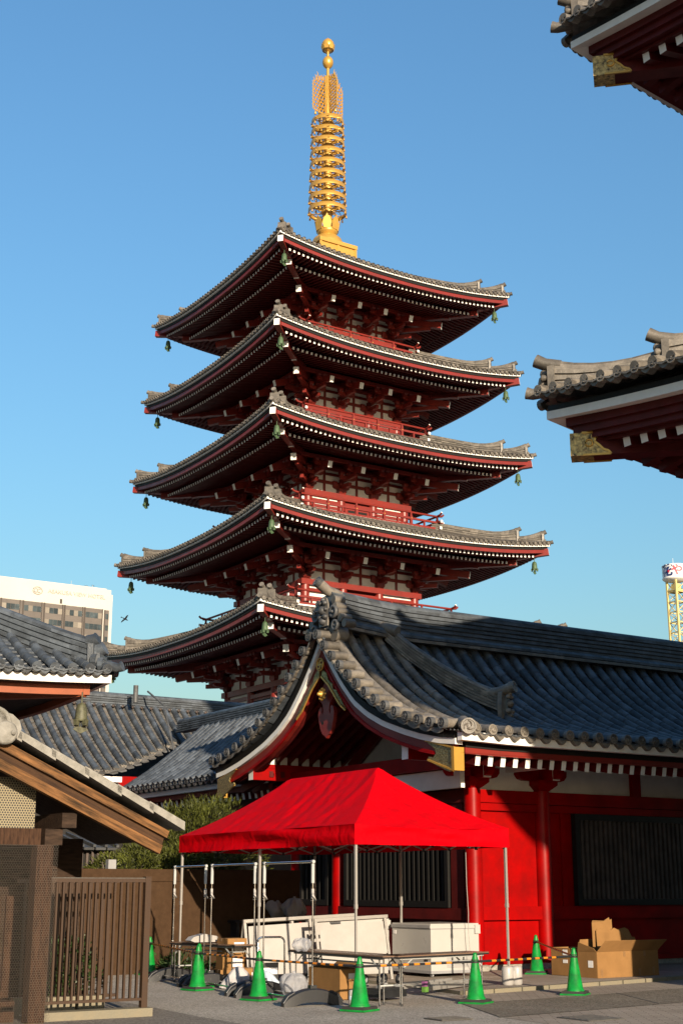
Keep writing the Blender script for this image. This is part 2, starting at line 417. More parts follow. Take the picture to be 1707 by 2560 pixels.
for k in range(1, 6):
    zt, w, b = ZT[k], WW[k], BB[k]
    inner = (BW[k + 1] - .35) if k < 5 else 1.0
    Dm = w - inner
    rise = Dm * {1: .20, 2: .25, 3: .31, 4: .36, 5: .42}[k] - SOR * (0 if k < 5 else 0)
    prof = (lambda d, Dm=Dm, rise=rise: .06 + (rise - .06) * (0.75 * d / Dm + .25 * (d / Dm) ** 2) - SOR * (1 - (1 - min(d, Dm) / Dm) ** 1.5) * 1.0 * 0 )
    d2 = w - b - .3
    roof, surf = hip_roof(pag, (0, 0), w, w, zt, SOR, w, 2.3, prof, Dm, .31, .095, .3, P_FASC,
        [P_RAFT_1, (1.46, min(d2, Dm - .1), -.83, .10, .12, .14, .275)],
        [(.40, 1.62, -.50, .02), (1.5, min(d2, Dm - .1), -.75, .10)], hip=dict(w=.38, h=.40, n=4, cap=.11, low=.28, high=1.25, sweep=.26, swl=1.1, tip=.22), tm=mTILE)
    # hip rafters with white ends at the four corners
    for q in range(4):
        def cp(d, z): return (-(w - d), -(w - d), zt + z)
        B = M(); B.T = Matrix.Rotation(q * math.pi / 2, 4, 'Z'); B.beam(cp(.05, -.43), cp(2.2, -.75), .30, .36, mRED, mWHITE); B.build('hip_rafter', roof)
        B = M(); B.T = Matrix.Rotation(q * math.pi / 2, 4, 'Z'); B.beam(cp(1.30, -.92), cp(w - b - .4, -.95), .30, .36, mRED, mWHITE); B.build('hip_rafter', roof)
    # bracket complexes
    zb = zt - 2.43
    Bp = M(); Bw = M(); Brest = M(); Bpur = M(); parts = []
    third = 2 * b / 3
    for q in range(4):
        T = Matrix.Rotation(q * math.pi / 2, 4, 'Z')
        for X in (Bp, Bw, Brest, Bpur): X.T = T
        def newm(nm):
            if nm != 'column' and q in (1, 2): return Brest
            X = M(); X.T = T; parts.append((nm, X)); return X
        Bk = Brest; cur = [Brest]
        # plaster wall behind the brackets
        Bp.bx((-b + .02, -b + .03, zb), (b - .02, -b + .12, zb + 1.62), mPLAST)
        def arm(y, z, x0, x1, h=.22, wd=.18):
            Bk = cur[0]
            n = .14
            poly = [(x0, h / 2), (x0, -h * .05), (x0 + n * .5, -h * .35), (x0 + n * 1.6, -h / 2), (x1 - n * 1.6, -h / 2), (x1 - n * .5, -h * .35), (x1, -h * .05), (x1, h / 2)]
            Bk.prism(poly, (0, y - wd / 2, z), (1, 0, 0), (0, 0, 1), -wd, mRED)
        def blk(x, y, z, s=.26, h=.2):
            Bk = cur[0]
            Bk.box((x, y, z + h * .75), (s, s, h * .5), mRED); Bk.add([(x - s * .34, y - s * .34, z), (x + s * .34, y - s * .34, z), (x + s * .34, y + s * .34, z), (x - s * .34, y + s * .34, z), (x - s / 2, y - s / 2, z + h * .5), (x + s / 2, y - s / 2, z + h * .5), (x + s / 2, y + s / 2, z + h * .5), (x - s / 2, y + s / 2, z + h * .5)], [(0, 1, 5, 4), (1, 2, 6, 5), (2, 3, 7, 6), (3, 0, 4, 7)], mRED)
        for ci in range(4):
            x = -b + ci * third; Bk = newm('bracket_set'); cur[0] = Bk
            blk(x, -b, zb, .50, .30)
            for (yo, z) in ((0, .41), (.72, .78), (1.42, 1.12)):
                hl = .52 if yo < 1 else .44
                if ci in (0, 3) and yo > 0: arm(-b - yo, zb + z, x - hl, x + hl, .2, .16)
                else: arm(-b - yo, zb + z, x - hl, x + hl)
                for ox in (-hl + .12, 0, hl - .12): blk(x + ox, -b - yo, zb + z + .11, .25, .2)
            # projecting arms
            Bk.beam((x, -b + .1, zb + .41), (x, -b - .86, zb + .41), .18, .22, mRED)
            Bk.beam((x, -b + .1, zb + .78), (x, -b - 1.58, zb + .80), .18, .22, mRED)
            for z in (.30,): Bk.beam((x, -b - .86, zb + .41), (x, -b - .98, zb + .46), .18, .2, mRED, h2=.1)
            # tail rafter with its white end
            newm('tail_rafter').beam((x, -b - 2.28, zb + .84), (x, -b + .2, zb + 1.62), .25, .34, mRED, mWHITE)
            if 0 < ci: 
                xm = x - third / 2
                Bw.bx((xm - .07, -b - .015, zb), (xm + .07, -b + .05, zb + 1.6), mRED)
        Bw.bx((-b, -b - .02, zb + .52), (b, -b + .05, zb + .70), mRED)
        Bw.bx((-b, -b - .02, zb + 1.02), (b, -b + .05, zb + 1.16), mRED)
        Bw.bx((-b, -b - .02, zb + 1.46), (b, -b + .05, zb + 1.66), mRED)
        # purlins on the bracket arms
        Bk = Bpur
        Bk.bx((-b - 1.6, -b - 1.50, zb + 1.36), (b + 1.6, -b - 1.34, zb + 1.54), mRED)
        Bk.bx((-b - .9, -b - .80, zb + 1.06), (b + .9, -b - .64, zb + 1.22), mREDD)
        # soffit slats seen between brackets
        Bk.add([(-b - 1.4, -b - 1.4, zb + 1.5), (b + 1.4, -b - 1.4, zb + 1.5), (b, -b, zb + 1.62), (-b, -b, zb + 1.62)], [(0, 3, 2, 1)], mREDD)
        # diagonal corner brackets
        dg = lambda o_, z: (-(b + o_), -(b + o_), zb + z)
        Bk = newm('bracket_set'); newm('tail_rafter').beam(dg(2.22, .90), dg(-.1, 1.5), .30, .36, mRED, mWHITE); newm('tail_rafter').beam(dg(2.58, 1.44), dg(.2, 1.9), .30, .36, mRED, mWHITE)
        Bk.beam(dg(-.1, .41), dg(.95, .41), .2, .22, mRED); Bk.beam(dg(-.1, .78), dg(1.75, .80), .2, .22, mRED)
        # beams on the columns
        Bw.bx((-b - .34, -b - .26, zb - .30), (b + .34, -b + .2, zb), mRED) if q % 2 == 0 else Bw.bx((-b - .20, -b - .26, zb - .30), (b + .20, -b + .2, zb), mRED)
        zlow = (ZF[k] if k > 1 else 1.2)
        Bw.bx((-b - .1, -b - .18, zb - .66), (b + .1, -b + .1, zb - .46), mRED)
        for ci in range(4):
            x = -b + ci * third
            if ci < 3: newm('column').lathe([(.245, zlow), (.25, zb - .30)], 14, mRED, (x, -b, 0))
        # wall infill: side bays white with slatted window, middle bay door
        for ci in range(3):
            x0 = -b + ci * third + .24; x1 = -b + (ci + 1) * third - .24
            if ci == 1:
                Bw.bx((x0, -b - .05, zlow), (x1, -b + .05, zb - .6), mRED)
                xm = (x0 + x1) / 2
                Bw.bx((x0 + .2, -b - .09, zlow + .25), (xm - .05, -b - .06, zb - .8), mDARK); Bw.bx((xm + .05, -b - .09, zlow + .25), (x1 - .2, -b - .09 + .03, zb - .8), mDARK)
            else:
                Bw.bx((x0, -b - .03, zlow), (x1, -b + .05, zb - .3), mPLAST)
                Bw.bx((x0, -b - .08, zlow + .62), (x1, -b - .02, zlow + .78), mRED)
    storey = Bw.build('storey_wall', pag)
    Bp.build('plaster_panel', storey); Bpur.build('bracket_purlin', storey); tag(Brest.build('bracket_set', storey), kind='stuff')
    for nm, X in parts: X.build(nm, storey)
    # core inside so that no light leaks through
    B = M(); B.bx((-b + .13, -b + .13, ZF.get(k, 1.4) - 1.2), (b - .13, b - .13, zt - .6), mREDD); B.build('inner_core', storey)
    if k > 1:
        zf, bw = ZF[k], BW[k]
        Bf = M(); Bra = M()
        for q in range(4):
            T = Matrix.Rotation(q * math.pi / 2, 4, 'Z'); Bf.T = T; Bra.T = T
            Bf.bx((-bw, -bw, zf - .13), (bw - .02, -b + .1, zf), mRED)
            Bf.bx((-bw - .015, -bw - .02, zf - .12), (bw + .015, -bw + .05, zf + .015), mWHITE)
            Bf.bx((-bw + .06, -bw + .06, zf - 1.3), (bw - .08, -bw + .2, zf - .13), mRED)
            n = int(2 * bw / .5)
            for i in range(n + 1): Bf.box((-bw + .03 + i * (2 * bw - .06) / n, -bw - .025, zf - .05), (.02, .012, .12), mPLAST)
            yr = -bw + .12
            Bra.bx((-bw - .18, yr - .06, zf + .03), (bw + .18, yr + .06, zf + .15), mRED)
            Bra.bx((-bw - .26, yr - .055, zf + .40), (bw + .26, yr + .055, zf + .51), mRED)
            for sx in (-1, 1):
                Bra.bx((sx * (bw + .18), yr - .075, zf + .015), (sx * (bw + .22), yr + .075, zf + .165), mWHITE)
                Bra.bx((sx * (bw + .26), yr - .07, zf + .385), (sx * (bw + .30), yr + .07, zf + .525), mWHITE)
            top = [(-bw - .32, yr, zf + .96), (-bw - .2, yr, zf + .86), (-bw + .2, yr, zf + .81), (bw - .2, yr, zf + .81), (bw + .2, yr, zf + .86), (bw + .32, yr, zf + .96)]
            Bra.tube(top, .06, 7, mRED, capm=mWHITE)
            npst = 5
            for i in range(npst + 1):
                x = -bw + .12 + i * (2 * bw - .24) / npst
                Bra.box((x, yr, zf + .32), (.14, .14, .56), mRED); Bra.box((x, yr, zf + .66), (.09, .09, .3), mRED)
                if 0 < i < npst: Bra.box((x, yr - .075, zf + .46), (.05, .02, .05), mGOLD)
                if i < npst: Bra.box((x + (2 * bw - .24) / npst / 2, yr, zf + .27), (.09, .09, .26), mRED)
        bal = Bf.build('balcony', pag); Bra.build('railing', bal)

# spire
B = M()
B.bx((-1.22, -1.22, 36.4), (1.22, 1.22, 38.62), mGOLD); B.bx((-1.32, -1.32, 38.62), (1.32, 1.32, 38.86), mGOLD); B.bx((-1.28, -1.28, 36.6), (1.28, 1.28, 37.72), mGOLD)
for q in range(4):
    B.T = Matrix.Rotation(q * math.pi / 2, 4, 'Z')
    for x in (-1.22, 0.0, 1.22): B.box((x, -1.24, 38.15), (.16, .06, .95), mGOLD)
spire = B.build('spire', pag)
B = M(); B.lathe([(1.0, 38.86), (.98, 39.15), (.86, 39.45), (.62, 39.66), (.46, 39.72)], 28, mGOLD); B.build('dome', spire)
B = M()
B.lathe([(.44, 39.7), (.58, 39.86), (.66, 40.05), (.5, 40.22), (.30, 40.3)], 24, mGOLD)
for q in range(8):
    B.T = Matrix.Rotation(q * math.pi / 4 + .2, 4, 'Z')
    pet = [(-.20, 0), (-.27, .35), (-.2, .62), (-.07, .75), (0, .92), (.07, .75), (.2, .62), (.27, .35), (.20, 0)]
    B.prism(pet, (0, -.62, 40.0), (1, 0, 0), (0, -.18, .98), .035, mGOLD)
B.build('lotus_petals', spire)
B = M(); B.lathe([(.29, 40.2), (.28, 44.5), (.25, 47.6), (.17, 48.3), (.145, 49.3), (.11, 49.4), (.085, 52.0), (.07, 52.7)], 16, mGOLD); B.build('shaft', spire)
for i in range(9):
    z = 41.35 + i * (47.42 - 41.35) / 8; rr = 1.17 - i * .0215
    B = M()
    B.lathe([(rr, z - .13), (rr, z + .13), (rr - .05, z + .13), (rr - .05, z - .13), (rr, z - .13)], 36, mGOLD)
    B.lathe([(.34, z - .16), (.40, z), (.34, z + .16)], 14, mGOLD)
    for q in range(8):
        a = q * math.pi / 4
        ca, sa = math.cos(a), math.sin(a)
        B.tube([(.3 * ca, .3 * sa, z - .05), ((rr - .02) * ca, (rr - .02) * sa, z - .05)], .032, 5, mGOLD)
        a2 = a + .39; pts = [((.34 + .2 * t) * math.cos(a + .39 * 0 + t * .5), (.34 + .2 * t) * math.sin(a + t * .5), z - .05) for t in (0, 1, 2, 3, 3.8)]
        B.tube(pts, .024, 4, mGOLD)
    for q in range(12):
        a = q * math.pi / 6 + .1
        B.lathe([(.035, -.14), (.055, -.3), (.03, -.16)][::-1] if False else [(.06, -.34), (.05, -.22), (.025, -.16)], 6, mGOLD, ((rr - .01) * math.cos(a), (rr - .01) * math.sin(a), z))
    B.build('ring', spire)
for q in range(4):
    B = M(); B.T = Matrix.Rotation(q * math.pi / 2, 4, 'Z')
    rng = random.Random(3)
    x0, x1, z0, z1 = .16, 1.02, 47.9, 50.75
    rows = 11
    for i in range(rows):
        z = z0 + .22 + i * .235; f = i / (rows - 1)
        wmax = (.90 if f < .75 else .90 * (1 - (f - .75) * 1.5))
        ncol = max(2, int(wmax / .2))
        for j in range(ncol):
            x = x0 + .10 + j * .2 + (.1 if i % 2 else 0)
            zz = z + .10 * (x - x0)
            if x > x0 + wmax: continue
            r1 = .115; pts = [(x + r1 * math.cos(t * .785), 0, zz + r1 * math.sin(t * .785)) for t in range(9)]
            B.tube(pts, .03, 4, mGOLD, cap=False, sm=False, up=(0, 1, 0))
        xe = x0 + wmax
        B.tube([(xe - .12, 0, z - .05), (xe + .02, 0, z + .08), (xe - .0, 0, z + .22), (xe + .07, 0, z + .36)], [.036, .042, .034, .014], 4, mGOLD, sm=False, up=(0, 1, 0))
    for j in range(4):
        x = x0 + .08 + j * .17
        B.tube([(x, 0, z1 - .35 - j * .05), (x + .05, 0, z1 - .2 - j * .05), (x, 0, z1 - .08 - j * .06), (x + .05, 0, z1 + .04 - j * .07)], [.03, .03, .024, .01], 4, mGOLD, sm=False, up=(0, 1, 0))
    B.beam((x0 - .05, 0, z0 + .02), (x1 - .05, 0, z0 + .22), .04, .08, mGOLD)
    B.bx((x0 - .04, -.03, z0), (x0 + .04, .03, z1), mGOLD)
    B.lathe([(.05, -.3), (.075, -.26), (.05, -.1), (.01, -.02)], 7, mGOLD, (x1 - .12, 0, z0 + .18))
    B.build('flame_panel', spire)
B = M(); B.lathe([(.09, 51.3)] + [(.345 * math.sin(math.pi * t / 10), 51.74 - .42 * math.cos(math.pi * t / 10)) for t in range(2, 9)] + [(.09, 52.17)], 20, mGOLD); B.build('orb', spire)
B = M(); B.lathe([(.1, 52.52), (.26, 52.6), (.37, 52.8), (.4, 52.98), (.36, 53.16), (.25, 53.32), (.1, 53.44), (0.02, 53.52)], 20, mGOLD)
for q in range(8):
    B.T = Matrix.Rotation(q * math.pi / 4, 4, 'Z')
    B.prism([(-.12, 0), (-.15, .2), (0, .38), (.15, .2), (.12, 0)], (0, -.33, 52.62), (1, 0, 0), (0, -.25, .97), .025, mGOLD)
B.build('jewel', spire)

# wind bells
def bell_mesh(s, mt):
    B = M(mats=[mt])
    B.tube([(0, 0, 0), (0, 0, -.28 * s)], .018 * s, 5, 0)
    B.lathe([(.03 * s, -.26 * s), (.10 * s, -.30 * s), (.135 * s, -.40 * s), (.15 * s, -.62 * s), (.165 * s, -.70 * s), (.15 * s, -.71 * s)], 12, 0)
    for q in range(4):
        a = q * math.pi / 2 + .4; B.box((.14 * s * math.cos(a), .14 * s * math.sin(a), -.74 * s), (.09 * s, .09 * s, .14 * s), 0, rz=a, top=1.3)
    b = B
    K = M(mats=[mt]); K.tube([(0, 0, -.62 * s), (0, 0, -.9 * s)], .014 * s, 5, 0)
    K.prism([(-.19 * s, 0), (-.1 * s, .10 * s), (0, .06 * s), (.1 * s, .10 * s), (.19 * s, 0), (0, -.09 * s)], (0, .01, -.9 * s), (1, 0, 0), (0, 0, 1), .02 * s, 0)
    return b, K
proto = None
RN = {1: 'lowest', 2: 'second', 3: 'middle', 4: 'fourth', 5: 'topmost'}
CN = {'N': 'near', 'R': 'right', 'L': 'left'}
for k in range(5, 0, -1):
    for cn, (sx, sy) in (('N', (-1, -1)), ('R', (1, -1)), ('L', (-1, 1))):
        if (k, cn) == (1, 'R'): continue
        d = .62 if cn != 'N' else .62
        lx = plx + sx * (WW[k] - d); ly = ply + sy * (WW[k] - d); z = ZT[k] - .66
        lab = 'green bronze wind bell under the %s corner of the %s pagoda roof' % (CN[cn], RN[k])
        if proto is None:
            proto = thing('wind_bell', lab, 'bell', lx, ly, z, .4, group='wind bells under the pagoda eaves')
            b, K = bell_mesh(1.0, GREENB); b.build('bell_body', proto); K.build('clapper', proto)
        else: copy_thing(proto, lab, lx, ly, z)
# ---------------------------------------------------------------- hall with the gable (grid coordinates)
HO = (17.25, 22.2, 0.0); WSH = (.40, .50, 0.0)
hall = thing('temple_hall', 'long scarlet temple hall with grey tiled roof and white-edged gable behind the red tent', 'temple hall', HO[0], HO[1])
YC = 25.72
SL = [(0.0, 7.36), (.43, 6.80), (.75, 6.48), (1.4, 5.95), (2.08, 5.52), (2.8, 5.13), (3.5, 4.87), (4.27, 4.69), (5.2, 4.56)]
VG = [(0.0, 7.32), (.13, 7.13), (.43, 6.83), (.75, 6.55), (1.07, 6.3), (1.4, 6.05), (1.73, 5.82), (2.08, 5.6), (2.45, 5.4), (2.8, 5.23), (3.15, 5.08), (3.5, 4.95), (3.9, 4.84), (4.27, 4.75), (4.65, 4.69), (5.1, 4.66)]
BG = [(0.0, 7.10), (.2, 6.82), (.5, 6.43), (.9, 5.98), (1.4, 5.52), (1.9, 5.22), (2.5, 4.96), (3.2, 4.74), (3.8, 4.58), (4.4, 4.46), (4.9, 4.40)]
XV = 15.6; XE = 36.0; PIT = .39; RR = .094
Bt = M(HO)
def slope_pts(x, sgn, t0=5.2, t1=.12, n=16, dz=0.0):
    return [(x, YC + sgn * (t0 + (t1 - t0) * i / n), lerp(SL, t0 + (t1 - t0) * i / n) + dz) for i in range(n + 1)]
rows = [16.10 + PIT * i for i in range(int((XE - 16.1) / PIT))]
for i, x in enumerate(rows):
    roll_row(Bt, slope_pts(x, -1), RR, .36, mTILE if x < 17.7 else mTILEB)  # lit rows painted tan, rows in shadow painted blue
    up = .05 * max(0, (17.4 - x))
    tile_disc(Bt, (x, YC - 5.22, 4.57), (0, -1, .05), RR * 1.1, mTILE, 16, True)
    if i:
        xp = rows[i - 1]
        pan_lip(Bt, (xp + RR * .75, YC - 5.2, 4.50), (x - RR * .75, YC - 5.2, 4.50), (0, -1, 0), .10, .04, mTILE, 7)
for sgn in (-1, 1):
    for x0, x1 in [(a, b) for a, b in zip([15.75] + rows, rows + [XE])]:
        nst = 42 if sgn < 0 else 12
        for j in range(nst):
            ta, tb = 5.2 - 5.1 * j / nst, 5.2 - 5.1 * (j + 1) / nst
            za, zb_ = lerp(SL, ta) - .03, lerp(SL, tb) - .06
            xm = (x0 + x1) / 2; dp = .05
            P = [(x0, YC + sgn * ta, za), (xm, YC + sgn * ta, za - dp), (x1, YC + sgn * ta, za), (x1, YC + sgn * tb, zb_), (xm, YC + sgn * tb, zb_ - dp), (x0, YC + sgn * tb, zb_)]
            fs = [(0, 1, 4, 5), (1, 2, 3, 4)] if sgn < 0 else [(5, 4, 1, 0), (4, 3, 2, 1)]
            Bt.add(P, fs, mTILEB, True)
            if sgn < 0: Bt.add([P[0], P[1], P[2]] + [(p[0], p[1], p[2] - .035) for p in P[:3]], [(0, 3, 4, 1), (1, 4, 5, 2)], mTILEB)
    if sgn > 0:
        for x in rows[::1]: Bt.tube(slope_pts(x, 1, n=8), RR, 5, mTILEB, cap=True, arc=(0, math.pi))
hroof = Bt.build('roof', hall)
# verge tiles laid across the gable edge
Bv = M(HO)
ts = []; t = .16
while t < 4.95:
    ts.append(t)
    s0 = lerp(VG, t); t2 = t + .05
    while math.hypot(t2 - t, lerp(VG, t2) - s0) < .405: t2 += .005
    t = t2
for sgn in (-1, 1):
    for i, t in enumerate(ts):
        y = YC + sgn * t; z = lerp(VG, t)
        Bv.tube([(15.60, y, z), (16.02, y, z + .02)], [RR * 1.04, RR], 12, mTILE, arc=None)
        tile_disc(Bv, (15.585, y, z), (-1, 0, 0), RR * 1.16, mTILED, 16, True)
        if i + 1 < len(ts):
            y2 = YC + sgn * ts[i + 1]; z2 = lerp(VG, ts[i + 1])
            q = 4
            for k in range(q):
                f0, f1 = k / q, (k + 1) / q
                def pp(f, dz): return Vector((0, y + (y2 - y) * f, z + (z2 - z) * f - .06 - .05 * math.sin(math.pi * f) + dz))
                a, b = pp(f0, 0), pp(f1, 0); c_, d_ = pp(f0, -.09), pp(f1, -.09)
                vs = []
                for x in (15.64, 16.02):
                    for p in (a, b, d_, c_): vs.append((x, p.y, p.z))
                Bv.add(vs, [(0, 1, 2, 3), (4, 5, 1, 0), (7, 6, 5, 4)] if sgn > 0 else [(3, 2, 1, 0), (0, 1, 5, 4), (4, 5, 6, 7)], mTILE)
    Bv.tube(slope_pts(16.10, sgn, 5.15, .1, dz=.05), RR * 1.1, 8, mTILE)
tile_disc(Bv, (15.86, YC - 5.28, 4.60), (-.55, -.83, .05), .15, mTILE, 18, True)
Bv.tube([(15.86, YC - 5.2, 4.60), (16.1, YC - 4.8, 4.72)], .135, 10, mTILE)
Bv.build('verge_tiles', hroof)
# main ridge
Br = M(HO)
rp = [(16.05 + i * .33, YC, 7.24 + .05 * max(0, (18.2 - 16.05 - i * .33)) ** 1.5) for i in range(61)]
Br.sweep(rp, ridge_profile(.50, .72, 7, .115), mTILEB, seg_r=True)
for sgn in (-1, 1):
    Br.sweep([(p[0], YC + sgn * .30, p[2] - .02) for p in rp], [(-.09, 0), (-.09, .06), (-.03, .12), (.05, .12), (.09, .06), (.09, 0)], mTILEB, seg_r=True)
    Br.sweep([(p[0], YC + sgn * .36, p[2] - .12) for p in rp], [(-.08, 0), (-.08, .07), (.08, .07), (.08, 0)], mTILE, seg_r=True)
Br.build('main_ridge', hroof)
# ridge end: demon tile with scrolls and the projecting cap tile
Bo = M(HO)
Bo.tube([(16.35, YC, 8.08), (16.0, YC, 8.17), (15.72, YC, 8.36)], [.115, .118, .125], 12, mTILE)
tile_disc(Bo, (15.715, YC, 8.365), (-.82, 0, .55), .128, mTILED, 16, True)
poly = [(-.24, 0), (-.28, .35), (-.26, .62), (-.16, .80), (0, .86), (.16, .80), (.26, .62), (.28, .35), (.24, 0)]
Bo.prism(poly, (16.06, YC, 7.24), (0, -1, 0), (0, 0, 1), -.16, mTILED)
poly2 = [(a * .74, .09 + b * .80) for a, b in poly]
Bo.prism(poly2, (15.90, YC, 7.24), (0, -1, 0), (0, 0, 1), -.03, mTILE)
for ox, oz, rr in ((0, .45, .11), (-.09, .62, .06), (.09, .62, .06), (-.1, .30, .07), (.1, .30, .07), (0, .2, .09), (-.12, .47, .05), (.12, .47, .05), (0, .70, .05)):
    Bo.lathe([(rr, -.04), (rr * .9, rr * .5), (rr * .5, rr * .9), (0.001, rr)], 9, mTILED, (15.88, YC - ox, 7.24 + oz), (-1, 0, 0))
for sgn in (-1, 1):
    for i in range(5):
        yy = YC + sgn * (.34 + .03 * i + .02 * i * i); zz = 7.90 - .15 * i
        Bo.tube([(15.95, yy, zz), (16.22, yy, zz)], .095, 10, mTILE)
    Bo.lathe([(.15, -.06), (.15, .03), (.10, .03), (.08, -.01), (.04, -.01), (.03, .05), (.001, .06)], 14, mTILED, (15.93, YC + sgn * .36, 7.62), (-1, 0, 0))
    Bo.lathe([(.13, -.06), (.13, .03), (.08, .03), (.06, -.01), (.001, .04)], 14, mTILED, (15.93, YC + sgn * .44, 7.30), (-1, 0, 0))
Bo.tube([(15.95, YC - .36, 7.12), (16.25, YC - .36, 7.12)], .17, 12, mTILE)
Bo.build('ridge_end_tile', hroof)
# descending ridge
Bd = M(HO); dpts = []
for i in range(17):
    f = i / 16; t = .28 + f * 2.42
    dpts.append((17.42 + 1.42 * f ** .8, YC - t, lerp(SL, t) + .10 + .12 * max(0, f - .8)))
Bd.sweep(dpts, ridge_profile(.30, .34, 5, .105), mTILE, seg_r=True)
e = Vector(dpts[-1]); d = (e - Vector(dpts[-2])); d.z = 0; d.normalize(); sdv = Vector((-d.y, d.x, 0))
Bd.prism([(-.20, -.22), (-.22, .15), (-.17, .42), (0, .52), (.17, .42), (.22, .15), (.2, -.22)], e + d * .04, sdv, (0, 0, 1), -.10, mTILE)
for ox, oz, rr in ((0, .18, .09), (-.08, .33, .05), (.08, .33, .05), (-.09, .02, .06), (.09, .02, .06), (0, -.08, .07), (0, .4, .05)):
    Bd.lathe([(rr, -.04), (rr * .9, rr * .4), (rr * .5, rr * .8), (0.001, rr)], 9, mTILE, e + d * .15 + sdv * ox + Vector((0, 0, oz)), d)
q = e + Vector((0, 0, .45)); Bd.tube([q - d * .5 + Vector((0, 0, -.02)), q - d * .1, q + d * .26 + Vector((0, 0, .10))], [.12, .12, .128], 12, mTILE)
tile_disc(Bd, q + d * .265 + Vector((0, 0, .10)), d + Vector((0, 0, .2)), .13, mTILE, 16, True)
q = Vector(dpts[0]) + Vector((0, 0, .34)); Bd.tube([q - d * .12, q + d * .3 + Vector((0, 0, -.15))], .135, 12, mTILE)
Bd.build('descending_ridge', hroof)
# eave boards and rafters along the front
Be = M(HO)
xs = [15.83 + i * .55 for i in range(38)]
Be.sweep([(x, YC - 5.06, 4.315 + .03 * max(0, 17 - x)) for x in xs], [(-.10, 0), (-.10, .17), (.05, .17), (.05, 0)], mWHITE, cap=True)
Be.sweep([(x, YC - 4.80, 4.22 + .03 * max(0, 17 - x)) for x in [16.1] + xs[1:]], [(-.06, 0), (-.06, .13), (.06, .13), (.06, 0)], mDARK)
Be.sweep([(x, YC - 4.78, 4.11 + .02 * max(0, 17 - x)) for x in [16.1] + xs[1:]], [(-.08, 0), (-.08, .055), (-.075, .06), (-.075, .115), (.06, .115), (.06, 0)], mRED)
Be.build('eave_fascia', hroof)
Bra = M(HO)
for sgn in (-1, 1):
    for i in range(62):
        x = 16.49 + .312 * i
        Bra.beam((x, YC + sgn * 4.72, 4.02), (x, YC + sgn * 3.3, 4.32), .115, .19, mREDD, mWHITE)
    Bra.add([(16.0, YC + sgn * 4.85, 4.14), (XE, YC + sgn * 4.85, 4.14), (XE, YC + sgn * 3.3, 4.44), (16.0, YC + sgn * 3.3, 4.44)], [(0, 1, 2, 3)], mREDD)
Bra.build('rafter_row', hroof)
# bargeboards
def strip(B, tab, x0, x1, up, dn, m, sgn, t0=0.0, t1=4.9, n=30, um=None):
    a = []
    for i in range(n + 1):
        t = t0 + (t1 - t0) * i / n
        dz = (lerp(tab, t + .06) - lerp(tab, max(0, t - .06))) / (min(t, .06) + .06); nl = math.hypot(1, dz)
        z = lerp(tab, t)
        ut, uz = (t - up * dz / nl * (1 if t > .05 else 0)), z + up / nl
        lt, lz = (t + dn * dz / nl), z - dn / nl
        if t <= .01: ut = lt = 0.0; uz = z + up * 1.25; lz = z - dn * 1.35
        lt = max(0, lt)
        for x in (x0, x1): a += [(x, YC + sgn * ut, uz), (x, YC + sgn * lt, lz)]
    fs = []
    for i in range(n):
        o = 4 * i; f = [(o, o + 4, o + 5, o + 1), (o + 2, o + 3, o + 7, o + 6), (o + 1, o + 5, o + 7, o + 3), (o, o + 2, o + 6, o + 4)]
        fs += f if sgn > 0 else [g[::-1] for g in f]
    fs += [(4 * n, 4 * n + 2, 4 * n + 3, 4 * n + 1), (0, 1, 3, 2)]
    B.add(a, fs, m, False)
for sgn in (-1, 1):
    B = M(HO)
    strip(B, BG, 15.82, 16.0, .0, .115, mWHITE, sgn)
    strip(B, BG, 15.80, 16.1, .14, -.005, mDARK, sgn)
    bb = B.build('gable_edge', hall)
    B = M(HO)
    strip(B, BG, 15.90, 16.02, -.112, .34, mRED, sgn, 0, 4.75)
    strip(B, BG, 15.87, 15.905, -.285, .355, mREDW, sgn, .3, 4.5)
    strip(B, BG, 16.02, 16.10, -.25, .375, mREDD, sgn, .5, 4.5)
    barge = B.build('bargeboard', hall)
    # chased brass shoe at the foot, rosette plates near the apex
    B = M(HO)
    sh = [(4.82, 4.23), (4.80, 3.80), (4.62, 3.79), (4.25, 3.93), (3.95, 4.06), (3.98, 4.12), (4.14, 4.10), (4.22, 4.17), (4.19, 4.25), (4.12, 4.30), (4.0, 4.36), (3.9, 4.44)]
    B.prism([(sgn * t, z) for t, z in sh], (15.86, YC, 0), (0, 1, 0), (0, 0, 1), (-.04 if sgn > 0 else .04) * 1.0, mBRASS)
    B.bx((15.83, YC + sgn * 4.755, 3.80), (16.07, YC + sgn * 4.84, 4.24), mGOLD)
    for (ta, za, tb, zb_) in ((4.80, 3.80, 3.97, 4.06), (4.82, 4.23, 3.9, 4.44), (4.80, 3.80, 4.82, 4.23)):
        B.beam((15.85, YC + sgn * ta, za), (15.85, YC + sgn * tb, zb_), .035, .035, mGOLD)
    B.build('brass_shoe', barge)
    B = M(HO)
    pl = [(.03, 6.36), (.22, 6.25), (.30, 6.08), (.46, 5.98), (.50, 5.86), (.62, 5.82), (.80, 5.62), (1.02, 5.36), (.92, 5.45), (.78, 5.52), (.55, 5.76), (.34, 5.98), (.03, 6.20)]
    B.prism([(sgn * t, z) for t, z in pl], (15.84, YC, 0), (0, 1, 0), (0, 0, 1), (-.03 if sgn > 0 else .03), mBRASS)
    for (ta, za), (tb, zb_) in zip([(.03, 6.19), (.34, 5.96), (.55, 5.74), (.78, 5.5)], [(.34, 5.96), (.55, 5.74), (.78, 5.5), (1.02, 5.34)]):
        B.beam((15.825, YC + sgn * ta, za), (15.825, YC + sgn * tb, zb_), .02, .035, mGOLD)
    B.build('brass_plate', barge)
